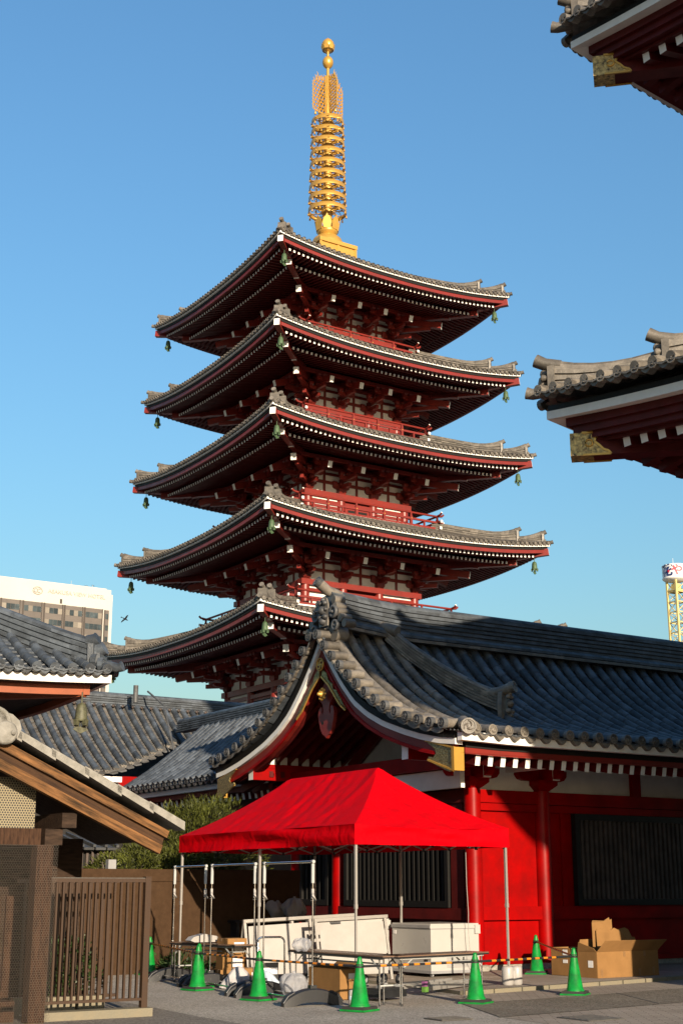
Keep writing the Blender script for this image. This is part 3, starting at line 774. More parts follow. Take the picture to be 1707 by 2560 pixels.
# crest ring at the apex
B = M(HO)
cz = 6.46
B.lathe([(.15, 0), (.15, .03), (.125, .03), (.125, 0), (.15, 0)], 24, mGOLD, (15.83, YC, cz), (-1, 0, 0))
for a in range(2):
    T = Matrix.Translation((15.815, YC, cz)) @ Matrix.Rotation(a * math.pi / 2, 4, 'X'); B.T = T
    B.bx((-.01, -.095, -.014), (.01, .095, .014), mGOLD)
    B.bx((-.01, .068, .0), (.01, .095, .075), mGOLD); B.bx((-.01, -.095, -.075), (.01, -.068, .0), mGOLD)
B.T = None
B.build('crest', hall)
# hanging pendant board
B = M(HO)
half = [(0, 6.14), (.20, 5.94), (.33, 5.80), (.26, 5.68), (.17, 5.62), (.135, 5.54), (.12, 5.44), (.15, 5.36), (.19, 5.42), (.17, 5.50), (.22, 5.55), (.30, 5.50), (.33, 5.38), (.30, 5.22), (.24, 5.06), (.15, 4.93), (.07, 4.90), (0, 4.84)]
poly = half + [(-a, b) for a, b in half[::-1][1:-1]]
B.prism([(a, b) for a, b in poly], (15.98, YC, 0), (0, -1, 0), (0, 0, 1), -.09, mRED)
B.prism([(0, -.03), (.05, .02), (.04, .06), (0, .035), (-.04, .06), (-.05, .02)], (15.885, YC, 5.14), (0, -1, 0), (0, 0, 1), -.006, mDARK)
pend = B.build('gable_pendant', hall)
B = M(HO)
B.lathe([(.12, 0), (.115, .02), (.08, .03), (.07, .05), (.045, .08), (.04, .12), (.001, .14)], 8, mGOLD, (15.885, YC, 5.80), (-1, 0, 0))
for a in range(8):
    an = a * math.pi / 4; B.lathe([(.04, 0), (.035, .03), (.001, .045)], 7, mGOLD, (15.885, YC + .115 * math.cos(an), 5.80 + .115 * math.sin(an)), (-1, 0, 0))
B.build('gold_rosette', pend)
# gable wall, struts, purlins
B = M(HO)
B.prism([(-4.3, 4.0), (4.3, 4.0), (4.0, 4.5), (2.8, 4.95), (1.6, 5.6), (.5, 6.5), (0, 6.9), (-.5, 6.5), (-1.6, 5.6), (-2.8, 4.95), (-4.0, 4.5)], (18.6, YC, 0), (0, 1, 0), (0, 0, 1), .12, mPLAST)
B.bx((17.12, 22.4, 3.62), (17.24, 29.0, 4.0), mPLAST)
gw = B.build('gable_plaster', hall)
B = M(HO)
for i in range(8):
    x = 16.40 + .31 * i
    B.bx((x + .06, YC + 3.36, 4.44), (x + .25, YC + 3.40, 4.72), mPLAST)
    for sgn in (-1, 1):
        B.beam((x, YC + sgn * 3.6, 4.58), (x, YC + sgn * .5, 6.0), .11, .18, mRED, mWHITE)
B.build('verge_rafter', hall)
B = M(HO)
for sgn in (-1, 1):
    B.add([(16.02, YC + sgn * 3.9, 4.54), (18.75, YC + sgn * 3.9, 4.54), (18.75, YC + sgn * .2, 6.24), (16.02, YC + sgn * .2, 6.24)], [(0, 1, 2, 3)], mREDD)
    B.beam((18.5, YC + sgn * .15, 6.1), (18.5, YC + sgn * 2.9, 4.5), .1, .26, mRED); B.beam((18.5, YC + sgn * .9, 4.3), (18.5, YC + sgn * .9, 5.6), .1, .22, mRED)
    B.beam((15.99, YC + sgn * (3.42 if sgn > 0 else 3.0), 4.34), (36, YC + sgn * (3.42 if sgn > 0 else 3.05), 4.34), .22, .38, mREDW, mWHITE)
B.bx((17.02, 22.1, 4.02), (17.28, 29.2, 4.34), mREDW)
B.beam((16.4, YC, 6.1), (24, YC, 6.1), .22, .3, mREDW, mWHITE)
B.build('gable_beam', hall)
# columns with boat brackets
cols = [(17.25, 22.2), (19.1, 22.2), (24.9, 22.2), (30.7, 22.2), (17.25, 27.3), (17.25, 29.2)]
for i, (x, y) in enumerate(cols):
    B = M(HO); B.lathe([(.18, .06), (.175, 3.58), (.17, 3.64)], 24, mREDW, (x, y, 0)); cb = B.build('column', hall, WSH)
    B = M(HO); B.lathe([(.30, 0.0), (.30, .10), (.26, .14), (.2, .15)], 24, 0, (x, y, .02)); 
    B.m = [mGRAN] * len(B.m); B.build('stone_base', cb)
    B = M(HO); z = 3.64
    fl = [(x - .13, y - .13, z), (x + .13, y - .13, z), (x + .13, y + .13, z), (x - .13, y + .13, z), (x - .26, y - .26, z + .12), (x + .26, y - .26, z + .12), (x + .26, y + .26, z + .12), (x - .26, y + .26, z + .12)]
    B.add(fl, [(3, 2, 1, 0), (0, 1, 5, 4), (1, 2, 6, 5), (2, 3, 7, 6), (3, 0, 4, 7)], mREDW); B.bx((x - .26, y - .26, z + .12), (x + .26, y + .26, z + .22), mREDW)
    arm = [(-.68, .21), (-.67, .10), (-.60, .02), (-.48, -.01), (.48, -.01), (.60, .02), (.67, .10), (.68, .21)]
    B.prism(arm, (x, y - .09, z + .22), (1, 0, 0), (0, 0, 1), -.18, mREDW)
    B.prism(arm, (x + .09, y, z + .22), (0, 1, 0), (0, 0, 1), -.18, mREDW)
    B.beam((x, y + .2, z + .32), (x, y - .52, z + .32), .2, .26, mREDW, mREDW, em2=mPLAST)
    B.build('bracket', cb)
# front wall
B = M(HO)
B.bx((17.3, 22.22, .16), (36, 22.36, 3.62), mREDW)
B.bx((17.3, 22.12, 3.36), (36, 22.30, 3.62), mREDW); B.bx((17.3, 22.13, 3.20), (36, 22.24, 3.345), mREDW)
B.bx((17.3, 22.11, 1.02), (36, 22.30, 1.28), mREDW); B.bx((17.3, 22.15, .16), (36, 22.24, .26), mREDW)
for x in (19.6, 22.4, 25.6): B.bx((x, 22.17, 1.28), (x + .12, 22.23, 3.2), mREDW)
B.bx((17.3, 22.18, .0), (36, 22.4, .16), mGRAN)
B.bx((17.3, 22.26, 3.62), (36, 22.38, 4.4), mPLAST)
for x in (21.75, 27.6): B.bx((x, 22.16, 3.62), (x + .26, 22.27, 4.2), mREDW)
B.bx((17.3, 29.0, 0), (36, 29.15, 4.3), mREDW); B.bx((35.9, 22.3, 0), (36.05, 29.1, 4.3), mREDW)
B.build('wall', hall, WSH)
def slat_window(axis, a0, a1, z0, z1, fixed, outn, pitch):
    """dark recess, frame and square slats. axis 'x': runs along x at y=fixed, facing -y; 'y': along y at x=fixed, facing -x"""
    def bx(B, p0, p1, d0, d1, za, zb_, m):
        if axis == 'x': B.bx((p0, fixed - d1, za), (p1, fixed - d0, zb_), m)
        else: B.bx((fixed - d1, p0, za), (fixed - d0, p1, zb_), m)
    B = M(HO); bx(B, a0, a1, .0, .012, z0, z1, mDARK); w = B.build('window', hall, WSH)
    B = M(HO)
    for p0, p1, za, zb_ in ((a0, a0 + .12, z0, z1), (a1 - .12, a1, z0, z1), (a0 + .12, a1 - .12, z1 - .13, z1), (a0 + .12, a1 - .12, z0, z0 + .13)):
        bx(B, p0, p1, .012, .13, za, zb_, mBLACK if axis == 'x' else mDARK)
    B.build('window_frame', w)
    B = M(HO); n = int((a1 - a0 - .3) / pitch)
    for i in range(n):
        p = a0 + .16 + (i + .5) * (a1 - a0 - .32) / n
        bx(B, p - .035, p + .035, .03, .085, z0 + .13, z1 - .13, mSLAT if axis == 'x' else mDARK)  # gable-side frame and slats near black: tent shade put into their colour
    B.build('slats', w)
slat_window('x', 19.90, 24.6, 1.29, 3.19, 22.17, 0, .135)
slat_window('x', 25.2, 30.4, 1.29, 3.19, 22.17, 0, .135)
# gable side wall under the overhang
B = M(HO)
B.bx((17.26, 22.3, .16), (17.4, 29.1, 3.62), mREDD)  # darker red than the front wall, tent shade painted in
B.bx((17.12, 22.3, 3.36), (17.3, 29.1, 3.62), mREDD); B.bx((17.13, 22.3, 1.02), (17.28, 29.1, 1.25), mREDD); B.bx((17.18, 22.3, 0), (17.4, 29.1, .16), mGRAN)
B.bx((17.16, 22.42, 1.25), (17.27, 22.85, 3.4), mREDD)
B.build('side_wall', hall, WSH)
slat_window('y', 22.9, 26.9, 1.26, 3.34, 17.24, 0, .17)
slat_window('y', 27.6, 28.9, 1.26, 3.34, 17.24, 0, .17)

# wing behind: two tiled roofs meeting in a valley
WO = (17.0, 40.0, 0.0)
wing = thing('rear_wing', 'low temple building behind with two grey tiled roofs meeting in a valley', 'temple building', WO[0], WO[1])
SA = [(0.0, 4.98), (1.0, 5.55), (2.0, 6.22), (3.0, 7.0), (3.55, 7.48)]
Ba = M(WO); pa = .335; ra = .085
xa = [6.0 + pa * i for i in range(56)]
def vall(x):  # how far down the A slope a row runs before the valley
    return max(0.0, min(3.5, (x - 16.15) / (19.1 - 16.15) * 1.9)) if x > 16.15 else 0.0
for i, x in enumerate(xa):
    d0 = vall(x)
    if d0 > 3.3: continue
    if x > 19.2: d0 = 1.75
    path = [(x, 38.0 + d, lerp(SA, d) + .02) for d in [d0 + (3.5 - d0) * q / 8 for q in range(9)]]
    roll_row(Ba, path, ra, .33, mTILEB)
    tile_disc(Ba, path[0], (0, -1, .1), ra * 1.12, mTILE, 12)
    if i and x < 16.2:
        pan_lip(Ba, (xa[i - 1] + ra * .8, 38.02, 4.92), (x - ra * .8, 38.02, 4.92), (0, -1, 0), .08, .04, mTILE, 4)
    for j in range(26):
        da, db = d0 + (3.5 - d0) * j / 26, d0 + (3.5 - d0) * (j + 1) / 26
        Ba.add([(x, 38 + da, lerp(SA, da) - .02), (x + pa / 2, 38 + da, lerp(SA, da) - .06), (x + pa, 38 + da, lerp(SA, da) - .02), (x + pa, 38 + db, lerp(SA, db) - .05), (x + pa / 2, 38 + db, lerp(SA, db) - .09), (x, 38 + db, lerp(SA, db) - .05)], [(0, 1, 4, 5), (1, 2, 3, 4)], mTILE)
        Ba.add([(x, 38 + da, lerp(SA, da) - .02), (x + pa / 2, 38 + da, lerp(SA, da) - .06), (x + pa, 38 + da, lerp(SA, da) - .02), (x, 38 + da, lerp(SA, da) - .06), (x + pa / 2, 38 + da, lerp(SA, da) - .1), (x + pa, 38 + da, lerp(SA, da) - .06)], [(0, 3, 4, 1), (1, 4, 5, 2)], mTILED)
Ba.add([(6, 41.6, 7.5), (25, 41.6, 7.5), (25, 45, 5), (6, 45, 5)], [(0, 1, 2, 3)], mTILEB)
wr = Ba.build('roof', wing)
B = M(WO)
B.sweep([(6 + i * .4, 41.55, 7.36) for i in range(48)], ridge_profile(.40, .36, 5, .11), mTILEB, seg_r=True)
for x in xa: B.lathe([(.05, -.02), (.05, .02), (0.001, .03)], 8, mSLAT, (x + pa / 2, 41.34, 7.36), (0, -1, .1))
B.build('main_ridge', wr)
SBx = [(0.0, 4.42), (.9, 5.0), (1.8, 5.72), (2.7, 6.5)]
B = M(WO); pb = .34
yb = [30.2 + pb * i for i in range(23)]
for i, y in enumerate(yb):
    dtop = 2.65; d0 = 0.0
    x0 = 16.45
    path = [(x0 + d, y, lerp(SBx, d) + .02) for d in [d0 + (dtop - d0) * q / 8 for q in range(9)]]
    roll_row(B, path, ra, .33, mTILEB)
    tile_disc(B, path[0], (-1, 0, .1), ra * 1.12, mTILED, 12)
    if i: pan_lip(B, (16.45, y - ra * .8, 4.36), (16.45, yb[i - 1] + ra * .8, 4.36), (-1, 0, 0), .08, .04, mTILED, 4)
    for j in range(20):
        da, db = dtop * j / 20, dtop * (j + 1) / 20
        B.add([(x0 + da, y, lerp(SBx, da) - .02), (x0 + da, y - pb / 2, lerp(SBx, da) - .06), (x0 + da, y - pb, lerp(SBx, da) - .02), (x0 + db, y - pb, lerp(SBx, db) - .05), (x0 + db, y - pb / 2, lerp(SBx, db) - .09), (x0 + db, y, lerp(SBx, db) - .05)], [(0, 1, 4, 5), (1, 2, 3, 4)], mTILEB)
B.add([(19.1, 29, 6.5), (22, 29, 4.6), (22, 38, 4.6), (19.1, 38, 6.5)], [(0, 1, 2, 3)], mTILEB)
B.build('side_roof', wing)
B = M(WO); B.sweep([(19.15, 30.0 + i * .4, 6.42) for i in range(25)], ridge_profile(.36, .34, 5, .10), mTILEB, seg_r=True); B.build('side_ridge', wing)
B = M(WO)
B.bx((6, 38.2, 4.68), (16.6, 38.35, 4.84), mWHITE); B.bx((6, 38.35, 4.4), (16.6, 38.5, 4.66), mRED); B.bx((6, 38.7, 4.0), (24, 41.5, 4.9), mREDW); B.bx((6, 38.72, 0), (24, 41.5, 4.0), mBLACK)  # wall coloured red above, black below
B.bx((16.62, 29.6, 4.14), (16.75, 38.1, 4.29), mWHITE); B.bx((16.75, 29.6, 4.0), (16.85, 38.1, 4.16), mREDD); B.bx((17.6, 29.6, 0), (21.5, 38.6, 4.4), mBLACK)
for i in range(26): B.beam((16.85, 29.8 + .32 * i, 3.90), (17.7, 29.8 + .32 * i, 4.1), .12, .17, mREDD, mWHITE)
B.build('wall', wing)
B = M(WO)
B.tube([(17.95, 40.5, 7.4), (17.95, 40.5, 7.95)], .085, 8, mTILED); B.tube([(17.95, 40.5, 7.7), (17.5, 40.3, 7.45)], .02, 5, mTILED)
B.tube([(18.55, 40.9, 7.85), (18.55, 39.6, 7.25), (18.55, 38.7, 5.6)], .03, 6, mTILED)
B.build('vent_pipe', wing)
# ---------------------------------------------------------------- two tiered gate on the right
gate = thing('temple_gate', 'tall red temple gate with two upswept tiled roof corners reaching in at the right edge', 'temple gate', 26.45, 6.3)
GO = (26.45, 6.3, 0.0)
G_F = [(0.0, .22, 0.0, -.14, mWHITE), (.02, .3, .10, -.0, mDARK), (.22, .10, -.14, -.29, mREDD), (.30, .2, -.29, -.42, mREDD), (.38, .2, -.42, -.53, mREDD), (.52, .2, -.53, -.60, mREDD)]
hipg = dict(w=.40, h=.27, n=4, cap=.10, low=.12, high=1.45, lowf=.95, sweep=.17, swl=1.0, tip=.32, oni=True)
pg = lambda d: .30 + .22 * d + .055 * d * d
r1, _ = hip_roof(gate, (26.45, 6.3), 12.0, 10.0, 9.34, .85, 10.0, 1.9, pg, 4.6, .37, .088, .36, G_F,
     [(.62, 3.4, -.58, .12, .15, .19, .38)], [(.5, 3.6, -.48, .12)], off=GO, fine=True, overhang=.34, hip=hipg, hips=(3,), sides=(0, 2, 3), swirl=True, tm=mTILE)
r2, _ = hip_roof(gate, (26.45, 6.3), 11.5, 9.5, 16.34, .85, 9.5, 1.9, pg, 7.0, .37, .088, .36, G_F,
     [(.62, 3.4, -.58, .12, .15, .19, .38)], [(.5, 3.6, -.48, .12)], off=GO, fine=True, overhang=.34, hip=hipg, hips=(3,), sides=(0, 2, 3), swirl=True, tm=mTILE, name='upper_roof')
for roof, lx, ly, zt in ((r1, 12.0, 10.0, 9.34), (r2, 11.5, 9.5, 16.34)):
    B = M(GO)
    p = lambda d, z: (26.45 - (lx - d), 6.3 + (ly - d), zt + z)
    B.beam(p(.40, -.67), p(3.4, -.70), .34, .38, mREDD, mGILT)
    hr = B.build('hip_rafter', roof)
    B = M(GO)
    a = Vector(p(.40, -.67)); dr = (Vector(p(3.4, -.70)) - a).normalized(); sv = Vector((-dr.y, dr.x, 0)).normalized()
    for sg in (-1, 1):
        o = a + sv * (.18 * sg) + Vector((0, 0, -.19))
        fit = [(0, 0), (.46, 0), (.42, .05), (.34, .08), (.28, .15), (.20, .22), (.22, .30), (.26, .31), (.30, .38), (0, .38)]
        B.prism(fit, o, dr, (0, 0, 1), .012 * -sg, mGILT)
        for (u0, v0), (u1, v1) in zip(fit, fit[1:] + fit[:1]):
            B.beam(o + dr * u0 + Vector((0, 0, v0)) + sv * sg * .012, o + dr * u1 + Vector((0, 0, v1)) + sv * sg * .012, .03, .035, mGOLD)
        B.tube([o + dr * (.11 + .06 * math.cos(t)) + sv * sg * .02 + Vector((0, 0, .20 + .06 * math.sin(t))) for t in [q * .7 for q in range(10)]], .016, 5, mGOLD)
    B.box(a - dr * .01 + Vector((0, 0, 0)), (.37, .37, .39), mGILT, rz=R(45))
    B.build('brass_cap', hr)
B = M(GO)
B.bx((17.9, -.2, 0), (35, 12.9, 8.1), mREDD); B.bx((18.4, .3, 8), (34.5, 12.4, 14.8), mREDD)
for y in (0, 4.2, 8.4, 12.7): B.lathe([(.4, 0), (.4, 8)], 16, mRED, (17.9, y, 0))
B.build('wall', gate)
B = M(GO)
for k, (x, z) in enumerate(((17.2, 7.2), (17.7, 13.9))):
    for y in (1.0, 3.8, 6.6, 9.4, 12.3):
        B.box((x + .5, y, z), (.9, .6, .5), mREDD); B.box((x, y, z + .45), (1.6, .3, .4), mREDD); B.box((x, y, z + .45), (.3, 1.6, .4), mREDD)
B.build('bracket_set', gate)

# ---------------------------------------------------------------- side hall on the left with the hanging bell
LO = (4.0, 29.0, 0.0)
sh = thing('side_hall', 'small hall at the left with grey tiled hip roof, white eave board and orange beam', 'temple building', LO[0], LO[1])
lf = [(0.0, .12, 0.0, -.15, mWHITE), (.30, .14, -.17, -.34, mSLAT), (.14, .2, -.15, -.17, mDARK)]
ORANGE = mat('orange_beam_paint', (0.33, 0.085, 0.032), 0.5, var=0.08, scale=2)
BOARD = mat('soffit_board', (0.055, 0.035, 0.028), 0.7, var=0.2, scale=3, stretch=(8, 1, 1))
SLOTS += [ORANGE, BOARD]; mORANGE, mBOARD = 15, 16
lf = [(0.0, .12, 0.0, -.15, mWHITE), (.12, .2, -.14, -.17, mDARK), (.30, .14, -.17, -.36, mORANGE)]
pl_ = lambda d: .10 + .50 * d + .02 * d * d
lr, _ = hip_roof(sh, (4.13, 30.0), 6.0, 6.0, 5.54, .10, 3.0, 2.0, pl_, 5.5, .335, .085, .30, lf, [], [(.3, 5.5, -.22, .0)], off=LO, fine=True, overhang=.18,
     hip=dict(w=.34, h=.36, n=4, cap=.12, low=.2, high=.3, sweep=.0, swl=1.0, tip=.12), hips=(1,), sides=(0, 1), swirl=True, tm=mTILEB, soffm=mBOARD)
B = M(LO)
B.beam((9.75, 24.35, 5.24), (7.2, 26.9, 5.24), .16, .2, mORANGE)
for x in (7.6, 5.4, 3.2): B.beam((x, 24.4, 5.26), (x, 28, 5.26), .1, .12, mBOARD)
B.beam((-1, 25.6, 5.12), (8.2, 25.6, 5.12), .2, .24, mBOARD)
B.build('eave_beam', sh)
B = M(LO); B.bx((-1.5, 26.0, 0), (8.1, 35.5, 5.2), mBOARD); B.build('wall', sh)
b, K = bell_mesh(.78, OLIVEB)
bl = thing('wind_bell', 'olive bronze wind bell hanging from the orange-beamed eave of the side hall', 'bell', 9.62, 24.15, 5.20, group='wind bells')
b.build('bell_body', bl); K.build('clapper', bl)

# ---------------------------------------------------------------- hotel far behind
HX = (112.0, 330.0, 0.0)
CREAM = mat('cream_render', (0.50, 0.48, 0.435), 0.75, var=0.03, scale=.1, spec=.1)
SPAN = mat('brown_spandrel', (0.12, 0.10, 0.086), 0.5, var=0.08, scale=.4, rnd=.12)
GLASSH = mat('window_glass', (0.05, 0.062, 0.065), 0.2, var=0.3, scale=.6, rnd=.5, spec=.6)
BRON = mat('bronze_pier', (0.06, 0.045, 0.035), 0.4, var=.1)
PALEC = mat('drawn_blind', (0.24, 0.21, 0.17), 0.7, var=.1, rnd=.2)
SCRIPT = mat('raised_letter', (0.48, 0.455, 0.41), 0.6, var=.03)
hotel = thing('hotel_tower', 'cream high-rise hotel with brown window bands and raised name far left behind the roofs', 'hotel', HX[0], HX[1])
hm = [CREAM, SPAN, GLASSH, BRON, PALEC, SCRIPT]
B = M(HX, hm)
B.bx((70, 330, 0), (138.1, 350, 77.6), 0); B.bx((138.1, 330.6, 0), (138.85, 350, 76.5), 0); B.bx((70, 330.6, 77.6), (137, 348, 78.0), 0)
B.bx((124.05, 329.93, 72.5), (124.65, 330.05, 73.7), 3)
B.build('wall', hotel)
bays = [(108.7 - 5.75 * (5 - i) if i < 5 else 0, 0) for i in range(0)] 
xs0 = [102.9, 108.7, 114.5, 120.1, 125.6, 131.1]
for i, x0 in enumerate(xs0):
    B = M(HX, hm); x1 = x0 + 4.75
    B.bx((x0, 329.9, 20), (x1, 330.05, 72.2), 1)
    B.bx((x0 - .35, 329.75, 20), (x0 + .02, 330.1, 72.25), 3); B.bx((x1 - .1, 329.75, 20), (x1 + .12, 330.1, 72.25), 3)
    if i: B.bx((x0 - .95, 329.88, 20), (x0 - .35, 330.08, 72.2), 1)
    bay = B.build('window_bay', hotel)
    rg = random.Random(i)
    for f in range(7):
        B = M(HX, hm)
        zt_ = 71.1 - f * 3.02
        for c_ in range(4):
            w_ = 4.6 / 4; blind = rg.random() < .3
            B.bx((x0 + .08 + c_ * w_ + .03, 329.86, zt_ - 1.45), (x0 + .08 + (c_ + 1) * w_ - .03, 329.92, zt_), 4 if blind else 2, r=rg.random())
        B.build('window', bay)
B = M(HX, hm); B.bx((136.4, 329.9, 20), (137.7, 330.05, 72.1), 1); B.bx((136.35, 329.8, 20), (136.65, 330.05, 72.1), 3); nb = B.build('narrow_bay', hotel)
for f in range(7):
    B = M(HX, hm); B.bx((136.75, 329.86, 69.7 - f * 3.02), (137.6, 329.92, 71.1 - f * 3.02), 2, r=random.random()); B.build('window', nb)
def text_mesh(txt, size, extr, name, off=0.0):
    cu = bpy.data.curves.new(name, 'FONT'); cu.body = txt; cu.size = size; cu.extrude = extr; cu.align_x = 'CENTER'; cu.align_y = 'CENTER'; cu.offset = off
    to = bpy.data.objects.new(name, cu); C.objects.link(to)
    bpy.context.view_layer.update()
    me = bpy.data.meshes.new_from_object(to.evaluated_get(bpy.context.evaluated_depsgraph_get()))
    bpy.data.objects.remove(to); return me
me = text_mesh("ASAKUSA VIEW HOTEL", 1.55, .12, 'name_letters'); me.materials.clear(); me.materials.append(SCRIPT)
wdt = max(v.co.x for v in me.vertices) - min(v.co.x for v in me.vertices)
for v in me.vertices: v.co = (v.co.x * 15.7 / wdt + 128.55 - HX[0], 329.90 - HX[1] - v.co.z, v.co.y * .92 + 75.4)
o = bpy.data.objects.new('name_letters', me); C.objects.link(o); o.parent = hotel
B = M(HX, hm)
B.tube([(117.9 + 1.25 * math.cos(a), 329.85, 75.25 + .95 * math.sin(a)) for a in [q * .3 for q in range(22)]], .12, 5, 5)
B.tube([(117.5 + .5 * math.cos(a), 329.85, 75.25 + .45 * math.sin(a)) for a in [q * .3 for q in range(22)]], .1, 5, 5)
B.tube([(118.3 + .5 * math.cos(a), 329.85, 75.25 + .45 * math.sin(a)) for a in [.8 + q * .3 for q in range(16)]], .1, 5, 5)
B.build('emblem', hotel)
for x, h in ((128.8, 2.2), (133.0, 1.4), (134.8, 1.7), (132.4, .6)):
    B = M(HX, hm); B.tube([(x, 335, 77.9), (x, 335, 77.8 + h)], .05, 5, 0)
    if h != 2.2: B.box((x, 335, 77.8 + h), (.9, .1, .06), 3); B.box((x + .3, 335, 77.6 + h), (.5, .1, .05), 3)
    B.build('antenna', hotel)

# ---------------------------------------------------------------- yellow lattice tower with a drum sign
YEL = mat('cream_yellow_steel', (0.62, 0.50, 0.20), 0.5, var=.1, scale=1)
DRUM = mat('translucent_drum', (0.72, 0.74, 0.76), 0.35, var=.1, scale=.8)
NAVY = mat('navy_sign', (0.015, 0.035, 0.16), 0.5, var=.05); CORAL = mat('coral_sign', (0.75, 0.09, 0.12), 0.5, var=.05); CRIM = mat('crimson_sign', (0.45, 0.01, 0.05), 0.5, var=.05)
tm_ = [YEL, DRUM, NAVY, CORAL, CRIM, WHITE]
tw = bpy.data.objects.new('lattice_tower', None); C.objects.link(tw); tw.location = (50.2, 200, 0); tw.rotation_euler = (0, 0, R(31))
tag(tw, 'yellow steel lattice tower topped by a round white drum sign at the right edge', 'tower')
ctr = Vector((50.2, 200, 0))
B = M(mats=tm_)
leg = [(-.93, -.93), (.93, -.93), (.93, .93), (-.93, .93)]
levels = [46.0 - 1.55 * i for i in range(24)]
for i, (z1, z0) in enumerate(zip(levels, levels[1:])):
    for q in range(4):
        (xa_, ya_), (xb_, yb_) = leg[q], leg[(q + 1) % 4]
        B.beam((xa_, ya_, z0), (xb_, yb_, z0), .12, .14, 0)
        if i % 2 == 0: B.beam((xa_, ya_, z0), (xb_, yb_, z1), .09, .09, 0)
        else: B.beam((xb_, yb_, z0), (xa_, ya_, z1), .09, .09, 0)
        if i % 2: B.beam((xa_, ya_, z0), (-xa_, -ya_, z0), .07, .07, 0)
B.build('bracing', tw)
for xa_, ya_ in leg:
    B = M(mats=tm_); B.beam((xa_, ya_, 0), (xa_, ya_, 46.2), .27, .27, 0, up=(1, 0, 0)); B.build('leg', tw)
B = M(mats=tm_); B.bx((-1.05, -1.05, 44.55), (1.05, 1.05, 44.75), 0); B.bx((-.5, -.5, 44.75), (.5, .5, 45.7), 0); B.build('platform', tw)
B = M(mats=tm_)
B.lathe([(1.0, 46.0), (1.75, 46.25), (1.92, 46.4), (1.95, 46.5), (1.92, 46.52)], 40, 5)
B.lathe([(1.90, 46.5), (1.90, 48.35)], 40, 1); B.lathe([(1.94, 48.35), (1.94, 48.45), (1.7, 48.55), (.2, 48.6)], 40, 5)
B.tube([(-.3, 0, 48.5), (-.3, 0, 49.6)], .025, 5, 5)
drum = B.build('drum_sign', tw)
def on_drum(txt, ang, mt, size, nm):
    me = text_mesh(txt, size, .03, nm, .05); me.materials.clear(); me.materials.append(mt)
    for v in me.vertices:
        a = v.co.x / 1.9 + ang; r_ = 1.93 + v.co.z
        v.co = (r_ * math.sin(a), -r_ * math.cos(a), 47.42 + v.co.y)
    # thicken into brush-like strokes
    o = bpy.data.objects.new(nm, me); C.objects.link(o); o.parent = drum
    return o
off_a = R(18) - math.atan2(50.2, 200) * 1.0
a0 = R(-31 + 0)
on_drum('\u82b1', a0 + R(-52), NAVY, 1.9, 'sign_letter'); on_drum('\u3084', a0 + R(-4), CORAL, 1.75, 'sign_letter'); on_drum('\u3057', a0 + R(42), CORAL, 1.75, 'sign_letter'); on_drum('\u304d', a0 + R(84), CRIM, 1.7, 'sign_letter')
B = M(mats=tm_); a = a0 + R(-44); B.lathe([(.22, 0), (.22, .03), (.001, .05)], 14, 4, (1.95 * math.sin(a), -1.95 * math.cos(a), 47.35), (math.sin(a), -math.cos(a), 0)); B.build('sign_letter', drum)

# bird
B = M(mats=[DARK])
B.tube([(-.42, 0, .02), (-.3, 0, .03), (-.05, 0, 0), (.2, 0, -.04), (.36, 0, -.08), (.46, 0, -.1)], [.02, .05, .09, .085, .055, .012], 9, 0)
for sg in (-1, 1):
    w_ = [(.16, 0, 0), (.14, .32 * sg, .10), (.02, .68 * sg, .06), (-.06, .86 * sg, .0), (-.16, .66 * sg, .02), (-.14, .3 * sg, .05), (-.12, 0, -.01)]
    n_ = len(w_); B.add(w_ + [(a, b, c - .025) for a, b, c in w_], [tuple(range(n_)), tuple(range(n_, 2 * n_))[::-1]] + [(i, (i + 1) % n_, n_ + (i + 1) % n_, n_ + i) for i in range(n_)], 0)
B.prism([(-.40, -.03), (-.62, -.11), (-.66, 0), (-.62, .11), (-.40, .03)], (0, 0, .03), (1, 0, 0), (0, 1, 0), .02, 0)
bird = B.build('bird', None, (-24.2, 150, 30.7)); bird.rotation_euler = (R(50), R(22), R(-15)); bird.scale = (.85, .85, .85)
tag(bird, 'small dark bird gliding in the blue sky between the hotel and the pagoda', 'bird')
